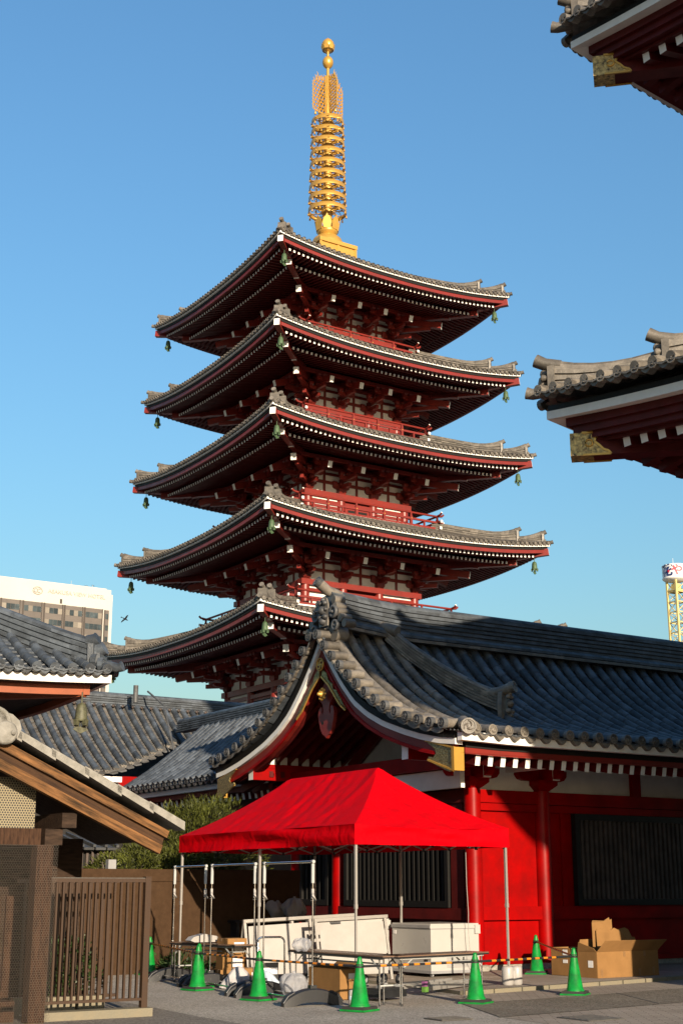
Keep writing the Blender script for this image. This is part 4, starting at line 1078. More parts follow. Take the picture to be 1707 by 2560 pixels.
# ---------------------------------------------------------------- ground
def ground_mat(name, c1, c2, scale, speck, bump=.3, brick=None):
    c1 = dim(c1); c2 = tuple(q * .7 for q in c2)
    m = bpy.data.materials.new(name); m.use_nodes = True; n = m.node_tree.nodes; l = m.node_tree.links; b = n['Principled BSDF']
    b.inputs['Roughness'].default_value = .85; b.inputs['Specular IOR Level'].default_value = .2
    tc = n.new('ShaderNodeTexCoord')
    v = n.new('ShaderNodeTexVoronoi'); v.inputs['Scale'].default_value = scale; l.new(tc.outputs['Object'], v.inputs['Vector'])
    nz = n.new('ShaderNodeTexNoise'); nz.inputs['Scale'].default_value = .7; nz.inputs['Detail'].default_value = 6; l.new(tc.outputs['Object'], nz.inputs['Vector'])
    sep = n.new('ShaderNodeSeparateColor'); l.new(v.outputs['Color'], sep.inputs[0])
    mx = n.new('ShaderNodeMix'); mx.data_type = 'RGBA'; mx.inputs['A'].default_value = (*c1, 1); mx.inputs['B'].default_value = (*c2, 1); l.new(sep.outputs[0], mx.inputs['Factor'])
    m2 = n.new('ShaderNodeMix'); m2.data_type = 'RGBA'; m2.blend_type = 'MULTIPLY'; m2.inputs['Factor'].default_value = .55
    rp = n.new('ShaderNodeValToRGB'); rp.color_ramp.elements[0].position = .3; rp.color_ramp.elements[0].color = (.55, .53, .5, 1); rp.color_ramp.elements[1].position = .7
    l.new(nz.outputs['Fac'], rp.inputs[0]); l.new(mx.outputs['Result'], m2.inputs['A']); l.new(rp.outputs[0], m2.inputs['B'])
    out = m2.outputs['Result']
    if brick:
        bt = n.new('ShaderNodeTexBrick'); bt.inputs['Scale'].default_value = 1.0; bt.inputs['Brick Width'].default_value = brick[0]; bt.inputs['Row Height'].default_value = brick[1]
        bt.inputs['Mortar Size'].default_value = .008; bt.inputs['Color1'].default_value = (1, 1, 1, 1); bt.inputs['Color2'].default_value = (.82, .8, .78, 1); bt.inputs['Mortar'].default_value = (.45, .42, .38, 1)
        mp = n.new('ShaderNodeMapping'); mp.inputs['Rotation'].default_value = (0, 0, brick[2] if len(brick) > 2 else 0)
        l.new(tc.outputs['Object'], mp.inputs[0]); l.new(mp.outputs[0], bt.inputs['Vector'])
        m3 = n.new('ShaderNodeMix'); m3.data_type = 'RGBA'; m3.blend_type = 'MULTIPLY'; m3.inputs['Factor'].default_value = 1
        l.new(out, m3.inputs['A']); l.new(bt.outputs['Color'], m3.inputs['B']); out = m3.outputs['Result']
    l.new(out, b.inputs['Base Color'])
    bp = n.new('ShaderNodeBump'); bp.inputs['Strength'].default_value = bump; bp.inputs['Distance'].default_value = .01
    l.new(v.outputs['Distance'], bp.inputs['Height']); l.new(bp.outputs[0], b.inputs['Normal'])
    return m
ASPH = ground_mat('grey_asphalt', (.24, .215, .18), (.64, .58, .50), 55, 1)
ASPD = ground_mat('dark_asphalt', (.12, .105, .09), (.38, .34, .29), 55, 1)
AGGR = ground_mat('brown_aggregate', (.12, .10, .075), (.32, .28, .22), 42, 1, .6)
PAVE = ground_mat('block_paving', (.40, .345, .285), (.50, .44, .37), 60, 1, .2, brick=(.30, .10, R(35)))
SLAB = ground_mat('stone_slab', (.38, .325, .27), (.48, .42, .355), 60, 1, .2, brick=(.9, .45, 0))
STONE = mat('weathered_stone', (.25, .215, .15), .85, col2=(.22, .20, .15), scale=6, bump=.4, bscale=40, spec=.1)
IRON = mat('iron_cover', (.10, .095, .085), .6, var=.2, scale=20)
def sheet(name, pts, z, m, mats=None, kind='structure'):
    B = M(mats=[m]); B.add([(x, y, z) for x, y in pts], [tuple(range(len(pts)))], 0)
    o = B.build(name, None, (0, 0, 0), RZ); tag(o, kind=kind); return o
sheet('ground', [(-900, -900), (900, -900), (900, 900), (-900, 900)], 0.0, ASPH)
sheet('side_path', [(-6, 2), (8.7, 2), (8.72, 17.2), (8.85, 19.4), (8.6, 24), (-6, 24)], .004, ASPD)
sheet('lower_pavement', [(11.2, 6), (40, 6), (40, 17.9), (15.9, 15.42), (13.6, 15.12), (12.05, 14.95)], .004, PAVE)
sheet('aggregate_strip', [(12.02, 14.97), (13.6, 15.13), (15.9, 15.43), (40, 18.5), (40, 20.6), (18.06, 17.53), (16.3, 17.29), (13.3, 16.95), (12.95, 17.05)], .008, AGGR)
sheet('pavement', [(13.2, 17.0), (16.3, 17.3), (18.06, 17.54), (40, 20.61), (40, 22.5), (26, 20.2), (19.88, 19.27), (14.1, 18.40), (13.6, 18.2)], .004, PAVE)
B = M(mats=[SLAB, STONE])
kl = [(13.96, 18.38), (16.63, 18.77), (19.88, 19.26), (26, 20.2), (40, 22.3)]
top = kl + [(40, 30), (14.4, 30), (14.2, 19.65)]
n_ = len(top)
B.add([(x, y, .06) for x, y in top], [tuple(range(n_))], 0); B.add([(x, y, .06) for x, y in top] + [(x, y, -.02) for x, y in top], [(i, n_ + i, n_ + (i + 1) % n_, (i + 1) % n_) for i in range(n_)], 1)
o = B.build('raised_pavement', None, (0, 0, 0), RZ); tag(o, kind='structure')
B = M(mats=[STONE])
for (xa_, ya_), (xb_, yb_) in zip(kl, kl[1:]):
    nn = max(1, int(math.hypot(xb_ - xa_, yb_ - ya_) / .6))
    for i in range(nn):
        f0, f1 = i / nn + .006, (i + 1) / nn - .006
        B.beam((xa_ + (xb_ - xa_) * f0, ya_ + (yb_ - ya_) * f0 - .05, .028), (xa_ + (xb_ - xa_) * f1, ya_ + (yb_ - ya_) * f1 - .05, .028), .12, .08, 0)
o = B.build('kerb', None, (0, 0, 0), RZ); tag(o, kind='structure')
for i, (x, y, w_, d_, nm) in enumerate(((12.9, 14.2, .62, .62, 'dark square drain cover set in the pale paving beside the aggregate strip'), (11.3, 15.15, .5, .4, 'small grey utility cover at the bottom edge of the asphalt'))):
    B = M(mats=[IRON]); B.box((0, 0, .011), (w_, d_, .012), 0)
    for k in range(5): B.box((0, -d_ * .36 + k * d_ * .18, .018), (w_ * .86, .02, .006), 0)
    o = B.build('drain_cover', None, G(x, y), RZ); tag(o, nm, 'drain cover')
B = M(mats=[IRON]); B.beam((16.3, 17.29, .010), (15.34, 15.38, .010), .02, .003, 0); o = B.build('strip_joint', None, (0, 0, 0), RZ); tag(o, kind='structure')

# ---------------------------------------------------------------- red tent
def cloth(name, col, tr=.25):
    col = tuple(q * .72 for q in col)
    m = bpy.data.materials.new(name); m.use_nodes = True; n = m.node_tree.nodes; l = m.node_tree.links; b = n['Principled BSDF']
    b.inputs['Base Color'].default_value = (*col, 1); b.inputs['Roughness'].default_value = .7; b.inputs['Specular IOR Level'].default_value = .03
    t = n.new('ShaderNodeBsdfTranslucent'); t.inputs[0].default_value = (*col, 1)
    mx = n.new('ShaderNodeMixShader'); mx.inputs[0].default_value = tr
    l.new(b.outputs[0], mx.inputs[1]); l.new(t.outputs[0], mx.inputs[2]); l.new(mx.outputs[0], n['Material Output'].inputs[0])
    tc = n.new('ShaderNodeTexCoord'); nz = n.new('ShaderNodeTexNoise'); nz.inputs['Scale'].default_value = 3.0; nz.inputs['Detail'].default_value = 4; nz.inputs['Distortion'].default_value = .8
    l.new(tc.outputs['Object'], nz.inputs['Vector'])
    bp = n.new('ShaderNodeBump'); bp.inputs['Strength'].default_value = .7; bp.inputs['Distance'].default_value = .05; l.new(nz.outputs['Fac'], bp.inputs['Height'])
    l.new(bp.outputs[0], b.inputs['Normal']); return m
TCLOTH = cloth('red_tent_cloth', (.60, .0004, .005), .08)
ALU = mat('brushed_aluminium', (.58, .56, .53), .35, metal=.7, var=.06, scale=4)
CHROME = mat('chrome_tube', (.72, .72, .72), .16, metal=1.0, var=.03)
GREYP = mat('grey_plastic', (.42, .43, .42), .5, var=.06)
BLKP = mat('black_plastic', (.022, .023, .026), .38, var=.25, scale=5, spec=.5)
WPLA = mat('white_plastic', (.41, .39, .37), .4, var=.05, scale=4)
TX, TY, TW, TL, TZ, TE, TR_ = 12.43, 19.11, 3.22, 6.49, 2.336, 2.66, 3.76
TO = (TX + TW / 2, TY + TL / 2, 0)
tent = thing('canopy_tent', 'bright red pop-up canopy tent on grey metal legs in front of the hall', 'canopy tent', TO[0], TO[1])
B = M(mats=[TCLOTH]); hx, hy = TW / 2, TL / 2; ry = TL / 2 - 1.68
def wr(a, b): return .010 * math.sin(9 * a + 4 * b) + .008 * math.sin(17 * b - 6 * a + 1.3) + .006 * math.sin(27 * a + 11 * b)
def tface(e0, e1, r0, r1, nu, nt):
    e0, e1, r0, r1 = map(Vector, (e0, e1, r0, r1)); vs = []
    for j in range(nt + 1):
        t = j / nt
        for i in range(nu + 1):
            u = i / nu; a = e0.lerp(e1, u); b = r0.lerp(r1, u); p = a.lerp(b, t)
            k = t - .30 * t * (1 - t) * 1.0
            p.z = a.z + (b.z - a.z) * k - .05 * math.sin(math.pi * u) * (1 - t) * (1 if (e1 - e0).length < 5 else 0)
            if 0 < u < 1 and 0 < t < 1:
                p.z += wr(p.x * 1.3, p.y) * 1.3 * math.sin(math.pi * u)
                if (e1 - e0).length > 5:
                    sg_ = 1 if e0.y > e1.y else -1
                    uu = u if sg_ > 0 else 1 - u
                    for ua, ub in ((.5, .5), (.72, 1.0), (.28, 0.0)): p.z += .028 * math.exp(-((uu - (ua + (ub - ua) * t)) / .022) ** 2)
                    p.z += .012 * math.exp(-((t - .60) / .03) ** 2)
                else: p.z += .012 * math.sin(u * 21 + 2 * t) * (1 - t) * t * 2
            vs.append(p)
    w_ = nu + 1
    B.add(vs, [(j * w_ + i, j * w_ + i + 1, (j + 1) * w_ + i + 1, (j + 1) * w_ + i) for j in range(nt) for i in range(nu)], 0, True)
A_, B_, C_, D_ = (-hx, -hy, TE), (hx, -hy, TE), (hx, hy, TE), (-hx, hy, TE)
P_, Q_ = (0, -ry, TR_), (0, ry, TR_)
tface(A_, B_, P_, P_, 40, 24); tface(B_, C_, P_, Q_, 90, 24); tface(C_, D_, Q_, Q_, 40, 24); tface(D_, A_, Q_, P_, 90, 24)
ring = [(A_, B_), (B_, C_), (C_, D_), (D_, A_)]
for a, b in ring:
    a = Vector(a); b = Vector(b); L_ = (b - a).length; nn = int(L_ * 9); dr = (b - a).normalized(); nr = Vector((dr.y, -dr.x, 0)); vs = []
    for i in range(nn + 1):
        u = i / nn
        for j in range(7):
            t = j / 6; p = a.lerp(b, u)
            sag = -.05 * math.sin(math.pi * u) * (1 if L_ < 5 else 0)
            amp = math.sin(math.pi * u) ** .5 if 0 < u < 1 else 0
            off = amp * (.036 * math.sin(t * 6.0 + 2.2 * math.sin(u * 5)) + .014 * math.sin(t * 10 + u * 9) + .012 * math.sin(u * 23 + t * 2) + .02 * t)
            p = p + nr * off; p.z = TE + sag * (1 - t) - (TE - TZ) * t + (.003 * math.sin(u * 19) if j == 6 else 0); vs.append(p)
    B.add(vs, [(i * 7 + j, i * 7 + j + 1, (i + 1) * 7 + j + 1, (i + 1) * 7 + j) for i in range(nn) for j in range(6)], 0, True)
B.build('canopy', tent)
for sx in (-1, 1):
    for yy in (-1, 0, 1):
        B = M(mats=[ALU, BLKP, WPLA]); x, y = sx * (hx - .05), yy * (hy - .05)
        B.box((x, y, .85 + .06), (.032, .032, 1.58), 0); B.box((x, y, 1.93), (.042, .042, 1.15), 0); B.box((x, y, .075), (.10, .10, .03), 0)
        B.box((x, y, 1.36), (.05, .05, .07), 0)
        B.build('leg', tent)
B = M(mats=[ALU, BLKP])
def scis(a, b, n):
    a = Vector(a); b = Vector(b)
    for i in range(n):
        p, q = a.lerp(b, i / n), a.lerp(b, (i + 1) / n)
        B.beam(p + Vector((0, 0, 0)), q + Vector((0, 0, .22)), .014, .028, 0); B.beam(p + Vector((0, 0, .22)), q, .014, .028, 0)
        B.box(p.lerp(q, .5) + Vector((0, 0, .13)), (.03, .03, .03), 1); B.box(q + Vector((0, 0, 0)), (.04, .04, .06), 1)
for sx in (-1, 1): scis((sx * (hx - .06), -hy + .06, 2.34), (sx * (hx - .06), hy - .06, 2.34), 8)
for yy in (-1, 0, 1): scis((-hx + .06, yy * (hy - .06), 2.34), (hx - .06, yy * (hy - .06), 2.34), 4)
B.build('scissor_frame', tent)
B = M(mats=[WPLA])
for dx in (-.095, .095):
    B.lathe([(.085, 0), (.10, .02), (.10, .27), (.085, .30), (.02, .305)], 16, 0, (dx, 0, 0))
B.box((0, 0, .15), (.05, .12, .16), 0)
o = B.build('tent_weight', None, G(TX + TW - .05, TY - .03, .06), RZ); tag(o, 'pair of white cylindrical weights strapped to the tent leg standing on the pavement', 'weight')

# ---------------------------------------------------------------- rail stands with arched feet
fx = [(10.90, 17.9), (11.10, 19.72), (11.15, 20.12), (11.36, 22.05), (11.44, 22.45), (11.56, 23.95)]
rl = ['nearest portable rail stand, a chrome bar on two sleeved poles beside the cardboard box', 'middle portable rail stand, its chrome bar reaching the middle tent leg', 'farthest portable rail stand in front of the brown screen fence']
for i in range(3):
    (x0, y0), (x1, y1) = fx[2 * i], fx[2 * i + 1]
    dx, dy = x1 - x0, y1 - y0; L_ = math.hypot(dx, dy); ang = math.atan2(dy, dx)
    st = thing('rail_stand', rl[i], 'rail stand', (x0 + x1) / 2, (y0 + y1) / 2, 0, ang, group='portable rail stands')
    hz = 2.03
    for sx in (-1, 1):
        B = M(mats=[BLKP, GREYP]); X = sx * L_ / 2
        def arch(t): return .19 * math.sin(math.pi * (.5 + .5 * t)) ** .7 if abs(t) < 1 else 0
        vs = []; nn = 18
        for q in range(nn + 1):
            t = -1 + 2 * q / nn; yy = t * .47; top = .06 + .185 * max(0, (1 - t * t)) ** .8; bot = 0.0 if abs(t) > .62 else .055 * (1 - (t / .62) ** 2) ** .5
            hw = .075 - .02 * abs(t) ** 3
            vs += [(X - hw, yy, bot), (X - hw, yy, top - .02), (X - hw * .6, yy, top), (X + hw * .6, yy, top), (X + hw, yy, top - .02), (X + hw, yy, bot)]
        fs = []
        for q in range(nn):
            for j in range(6): fs.append((q * 6 + j, q * 6 + (j + 1) % 6, (q + 1) * 6 + (j + 1) % 6, (q + 1) * 6 + j))
        B.add(vs, fs, 0, False); B.add(vs[:6], [tuple(range(6))], 0); B.add(vs[-6:], [tuple(range(6))[::-1]], 0)
        for sy in (-1, 1):
            for e_ in (-.03, .03): B.tube([(X + e_ * 1.0, sy * .30, .19), (X + e_ * 1.0, sy * .40, .14), (X + e_ * 1.1, sy * .47, .05)], .022, 6, 0)
        B.box((X, 0, .255), (.10, .10, .06), 0)
        f = B.build('foot', st)
        B = M(mats=[CHROME, GREYP, BLKP]); B.tube([(X, 0, .2), (X, 0, hz)], .0125, 8, 0); pole = B.build('pole', st)
        B = M(mats=[GREYP, WPLA]); B.tube([(X, 0, 1.72), (X, 0, 2.0)], .027, 9, 0); B.tube([(X, 0, 1.50), (X, 0, 1.64)], .024, 9, 1)
        rg = random.Random(i * 2 + sx)
        B.tube([(X + .01, 0, 1.6), (X - .05, .02, 1.55), (X - .03, -.03, 1.48), (X + .03, .01, 1.47)], [.012, .02, .018, .008], 6, 1)
        B.build('sleeve', pole)
    B = M(mats=[CHROME, GREYP]); B.tube([(-L_ / 2, 0, hz), (L_ / 2, 0, hz)], .017, 8, 0)
    for sx in (-1, 1): B.tube([(sx * L_ / 2 - .03, 0, hz), (sx * L_ / 2 + .03, 0, hz)], .026, 8, 1)
    B.build('top_bar', st)
    for sy in (-.17, .17):
        B = M(mats=[CHROME]); B.tube([(-L_ / 2, sy, .10), (L_ / 2, sy, .10)], .014, 7, 0); B.build('rail', st)

# ---------------------------------------------------------------- cones and bars
CONE = mat('green_plastic', (.003, .25, .034), .42, var=.24, scale=7, spec=.45)
RUB = mat('black_rubber', (.03, .028, .026), .7, var=.2)
cone_pos = [(11.98, 25.85, 'at the far left, half hidden behind the steel fence post'), (11.25, 22.25, 'standing right behind another cone at the left stand'), (10.89, 21.57, 'first full cone from the left, in front of the farthest stand'),
            (10.73, 19.19, 'beside the middle rail stand feet'), (10.99, 16.78, 'nearest the camera in front of the cardboard box'), (13.15, 16.94, 'at the right end of the brown folding table'),
            (15.51, 17.40, 'on the kerb edge in front of the open cardboard boxes'), (17.95, 21.2, 'against the red wall by the second column')]
cone = None
for i, (x, y, lab) in enumerate(cone_pos):
    z = .062 if i == 7 else .006
    lab = 'green traffic cone ' + lab
    if cone is None:
        cone = thing('traffic_cone', lab, 'traffic cone', x, y, z, .15, group='green traffic cones')
        B = M(mats=[CONE]); B.box((0, 0, .012), (.40, .40, .024), 0); B.lathe([(.150, .05), (.150, .07), (.135, .08), (.135, .095), (.128, .10), (.045, .64), (.036, .66), (.034, .69), (.022, .712), (.001, .716)], 24, 0); B.build('cone_body', cone)
        B = M(mats=[RUB]); B.box((0, 0, .042), (.37, .37, .036), 0, top=.93); B.build('rubber_base', cone)
        B = M(mats=[RUB]); B.lathe([(.058, .565), (.066, .575), (.058, .585)], 16, 0); B.lathe([(.052, .60), (.06, .608), (.052, .616)], 16, 0); B.build('ring', cone)
    else: copy_thing(cone, lab, x, y, z, .1 * i)
ORNG = mat('orange_band', (.62, .20, .012), .45, var=.08)
BLKB = mat('black_band', (.022, .022, .025), .45, var=.15)
bl_ = ['behind the farthest stand at the left', 'from the left cone to the middle one', 'along the rail stands to the nearest cone', 'in front of the brown folding table', 'in front of the tent leg with white weights', 'running back to the wall cone']
for i, (a, b) in enumerate(((0, 2), (2, 3), (3, 4), (4, 5), (5, 6), (6, 7))):
    pa_, pb_ = cone_pos[a], cone_pos[b]; za = .59 + (.06 if a == 7 else 0); zb_ = .59 + (.06 if b == 7 else 0)
    A = Vector((pa_[0], pa_[1], za)); Bv_ = Vector((pb_[0], pb_[1], zb_)); d = Bv_ - A; L_ = d.length; d.normalize()
    B = M(mats=[ORNG, BLKB]); o0 = Vector((0, 0, 0)); n_ = int(L_ / .105); 
    s0, s1 = .06, L_ - .06
    for k in range(n_):
        B.tube([d * (s0 + (s1 - s0) * k / n_), d * (s0 + (s1 - s0) * (k + 1) / n_)], .017, 8, 1 if (k % 2 == 0 or k < 3 or k > n_ - 4) else 0, cap=(k in (0, n_ - 1)))
    for q in (0.0, L_): B.tube([d * q + Vector((.055 * math.cos(t), .055 * math.sin(t), 0)) for t in [w * .7 for w in range(10)]], .011, 5, 1)
    o = B.build('barrier_bar', None, G(*A), RZ); tag(o, 'orange and black striped bar ' + bl_[i], 'barrier bar', 'striped bars linking the cones')
# ---------------------------------------------------------------- things under the tent
BROWNT = mat('brown_table_top', (.20, .125, .085), .25, var=.12, scale=2, spec=.5, stretch=(1, 12, 1))
CARD = mat('cardboard', (.29, .155, .058), .85, var=.08, scale=3, spec=.1)
CARDI = mat('cardboard_inside', (.22, .115, .042), .9, var=.08, scale=3, spec=.05)
TAPE = mat('brown_tape', (.25, .14, .06), .4, var=.05)
LABELW = mat('paper_label', (.74, .73, .72), .7, var=.04, scale=20)
FRZ = mat('freezer_enamel', (.46, .45, .43), .3, var=.03, scale=2, spec=.5)
FRG = mat('grey_trim', (.30, .30, .31), .45, var=.05)
BAGW = cloth('white_bag_film', (.50, .50, .54), .4)
def see_through(m, f):
    n = m.node_tree.nodes; l = m.node_tree.links; out = n['Material Output']; src = out.inputs[0].links[0].from_socket
    t = n.new('ShaderNodeBsdfTransparent'); x = n.new('ShaderNodeMixShader'); x.inputs[0].default_value = f
    l.new(src, x.inputs[1]); l.new(t.outputs[0], x.inputs[2]); l.new(x.outputs[0], out.inputs[0])
CLEARB = cloth('clear_bag_film', (.55, .56, .60), .3); see_through(CLEARB, .5)
SACKW = cloth('white_sack_cloth', (.52, .50, .50), .1)
BLUEB = mat('pale_blue_bundle', (.45, .53, .62), .6, var=.1)
def W2G(x, y): 
    v = Vector((x, y, 0)); return v.dot(AX), v.dot(AY)
def table(lab, p0, p1, wid, side=1):
    """folding table; p0,p1 = world ends of the front edge"""
    a = Vector((*p0, 0)); b = Vector((*p1, 0)); d = b - a; L_ = d.length; ang = math.atan2(d.y, d.x)
    nrm = Vector((-d.y, d.x, 0)).normalized() * side; c = (a + b) / 2 + nrm * wid / 2
    gx, gy = W2G(c.x, c.y)
    t = thing('folding_table', lab, 'table', gx, gy, 0, ang - RZ, group='folding tables')
    B = M(mats=[BROWNT, BLKP]); B.box((0, 0, .690), (L_, wid, .018), 0); B.box((0, 0, .672), (L_ + .006, wid + .006, .019), 1); B.build('tabletop', t)
    B = M(mats=[GREYP, BLKP]); B.bx((-L_ * .46, -wid * .42, .64), (L_ * .46, -wid * .42 + .03, .662), 0); B.bx((-L_ * .46, wid * .42 - .03, .64), (L_ * .46, wid * .42, .662), 0)
    for q in (-.16, -.05, .06): B.tube([(-L_ * .40, wid * q, .57), (L_ * .40, wid * q, .57)], .008, 5, 0)
    for sx in (-1, 1): B.beam((sx * L_ * .40, -wid * .3, .57), (sx * L_ * .40, wid * .3, .57), .012, .012, 0); B.beam((sx * L_ * .40, 0, .57), (sx * L_ * .40, 0, .65), .012, .012, 0)
    B.build('shelf_rack', t)
    for sx in (-1, 1):
        for sy in (-1, 1):
            B = M(mats=[CHROME, BLKP, GREYP]); X, Y_ = sx * L_ * .44, sy * wid * .40
            B.tube([(X, Y_, .03), (X, Y_, .66)], .0125, 8, 0); B.tube([(X, Y_, .0), (X, Y_, .035)], .016, 8, 1)
            B.beam((X, Y_, .50), (X - sx * .22, Y_, .65), .01, .022, 2)
            B.build('leg', t)
        B = M(mats=[GREYP]); B.beam((sx * L_ * .44, -wid * .4, .28), (sx * L_ * .44, wid * .4, .28), .016, .02, 0); B.build('brace', t)
    return t
table('brown folding table on the right, standing before the white freezer', (.82, 20.75), (2.28, 22.15), .46)
table('dark-edged folding table in the middle over the big cardboard box', (-.85, 22.9), (.60, 20.7), .46)
table('folding table at the far left in front of the brown screen fence', (-3.15, 26.2), (-1.85, 24.7), .46)

def freezer(lab, x, y, sx, sy, h, rot=0.0):
    t = thing('chest_freezer', lab, 'freezer', x, y, .06, rot, group='white chest freezers')
    B = M(mats=[FRZ, FRG, BLKP]); B.box((0, 0, .08 + (h - .2) / 2), (sx, sy, h - .2), 0); B.box((0, 0, .09), (sx + .01, sy + .01, .05), 1)
    for k in range(9): B.box((sx * .10, -sy / 2 - .004, .17 + .022 * k), (sx * .55, .008, .008), 1)
    B.box((sx * .36, -sy / 2 - .006, .24), (.09, .012, .12), 1); B.box((-sx / 2 - .004, -sy * .38, .28), (.008, .1, .07), 2)
    B.build('cabinet', t)
    B = M(mats=[FRZ, FRG]); B.box((0, 0, h - .075), (sx + .03, sy + .03, .085), 0, top=.97); B.box((0, 0, h - .125), (sx + .012, sy + .012, .016), 1); B.box((-sx / 2 - .018, 0, h - .085), (.012, sy + .02, .05), 1); B.box((sx * .46, -sy / 2 - .02, h - .14), (.12, .03, .16), 0); B.build('lid', t)
    B = M(mats=[LABELW]); B.box((-sx / 2 - .005, sy * .43, h - .2), (.006, .09, .07), 0); B.build('label_plate', t)
    for q in (-1, 1):
        for w in (-1, 1):
            B = M(mats=[FRG]); B.lathe([(.04, -.015), (.045, 0), (.04, .015)], 12, 0, (q * sx * .42, w * sy * .42, .042), (1, 0, 0)); B.box((q * sx * .42, w * sy * .42, .075), (.05, .06, .03), 0); B.build('caster', t)
freezer('big white chest freezer beside the red corner column', 16.12, 21.98, 1.12, 1.25, .98)
freezer('second white chest freezer half hidden behind the sign stands', 15.05, 23.4, 1.1, 1.25, 1.05)

def signstand(lab, x, y, w, h, rot, tilt):
    t = thing('sign_stand', lab, 'sign stand', x, y, .02, rot, group='white A-frame sign stands')
    B = M(mats=[ALU, BLKP]); B.beam((-w / 2 - .04, 0, h - tilt), (w / 2 + .06, 0, h + tilt), .06, .055, 0); B.beam((-w / 2, .10, h - .03 - tilt), (w / 2, .10, h - .03 + tilt), .03, .04, 0); B.build('top_rail', t)
    for sx in (-1, 1):
        hh = h + sx * tilt
        B = M(mats=[ALU]); X = sx * (w / 2 + .01)
        B.beam((X, -.26, 0), (X, 0, hh), .05, .022, 0); B.beam((X, .26, 0), (X, 0.02, hh), .05, .022, 0); B.beam((X, -.16, hh * .42), (X, .16, hh * .42), .015, .02, 0); B.build('leg', t)
    B = M(mats=[WPLA]); vs = []
    for j in range(9):
        for i in range(13):
            u, q = i / 12, j / 8
            zz = (h - .09 + tilt * (2 * u - 1)) * (1 - q) + .14 * q
            vs.append((-w / 2 + .05 + (w - .1) * u, -.035 - .20 * q + .012 * math.sin(5 * u + 3 * q), zz))
    B.add(vs, [(j * 13 + i, (j + 1) * 13 + i, (j + 1) * 13 + i + 1, j * 13 + i + 1) for j in range(8) for i in range(12)], 0, True)
    B.add([(a, b + .006, c) for a, b, c in vs], [(j * 13 + i, j * 13 + i + 1, (j + 1) * 13 + i + 1, (j + 1) * 13 + i) for j in range(8) for i in range(12)], 0, True)
    B.build('white_panel', t)
signstand('blank white A-frame sign stand in front, between the middle pole and the tent leg', 14.05, 21.75, 1.42, 1.10, R(-4), .03)
signstand('blank white A-frame sign stand at the left, its panel striped by shadows', 12.98, 22.55, 1.30, 1.08, R(-4), .03)
signstand('white A-frame sign stand farthest back under the tent', 14.35, 23.2, 1.30, 1.10, R(-4), .03)

def carton(name, lab, x, y, z, sx, sy, sz, rot=0.0, group=None, lbl=None, openf=False):
    t = thing(name, lab, 'cardboard box', x, y, z, rot, group)
    B = M(mats=[CARD, TAPE, CARDI]); th = .008
    if not openf: B.box((0, 0, sz / 2), (sx, sy, sz), 0); B.box((0, 0, sz + .001), (sx * .16 if sx < sy else sx, sy if sx < sy else sy * .16, .003), 1); B.box((0, -sy / 2 - .001, sz * .92), (.05, .003, sz * .14), 1); B.box((-sx / 2 - .001, 0, sz * .9), (.003, .05, sz * .18), 1)
    else:
        B.box((0, 0, .005), (sx, sy, .01), 2)
        for a in (-1, 1): B.box((0, a * (sy / 2 - th / 2), sz / 2), (sx, th, sz), 0); B.box((a * (sx / 2 - th / 2), 0, sz / 2), (th, sy - 2 * th, sz), 0)
    B.build('carton_body', t)
    if lbl:
        B = M(mats=[LABELW])
        for face, u, v, w_, h_ in lbl:
            if face == 'f': B.box((u, -sy / 2 - .003, v), (w_, .004, h_), 0)
            else: B.box((-sx / 2 - .003, u, v), (.004, w_, h_), 0)
        B.build('label', t)
    return t
bb = carton('cardboard_box', 'large brown carton with an open ragged lid under the middle folding table', 11.98, 18.98, .004, .42, .92, .44, 0, None, [('f', 0.0, .34, .11, .08)], True)
B = M(mats=[CARD]); B.add([(-.21, -.46, .44), (.21, -.46, .44), (.17, -.20, .50), (-.16, -.24, .47)], [(0, 1, 2, 3)], 0); B.add([(-.21, .46, .44), (-.21, -.40, .44), (-.03, -.34, .49), (-.05, .40, .47)], [(0, 1, 2, 3)], 0); B.add([(.21, -.46, .44), (.21, .46, .44), (.30, .40, .53), (.33, -.3, .50)], [(0, 1, 2, 3)], 0); B.build('flap', bb)
sx_, sy_ = W2G(-1.98, 25.35)
for k in range(3):
    carton('cardboard_box', 'brown carton with white label, %s of the stack of three by the left table' % ('bottom', 'middle', 'topmost')[k], sx_ + .02 * k, sy_, .004 + .262 * k, .42, .34, .26, R(-12 + 5 * k), 'stacked cartons', [('f', .06, .12, .20, .15)])
sx_, sy_ = W2G(-1.55, 25.1)
carton('cardboard_box', 'lone brown carton with a label right of the carton stack', sx_, sy_, .004, .46, .36, .30, R(-10), 'stacked cartons', [('f', .04, .16, .24, .15)])
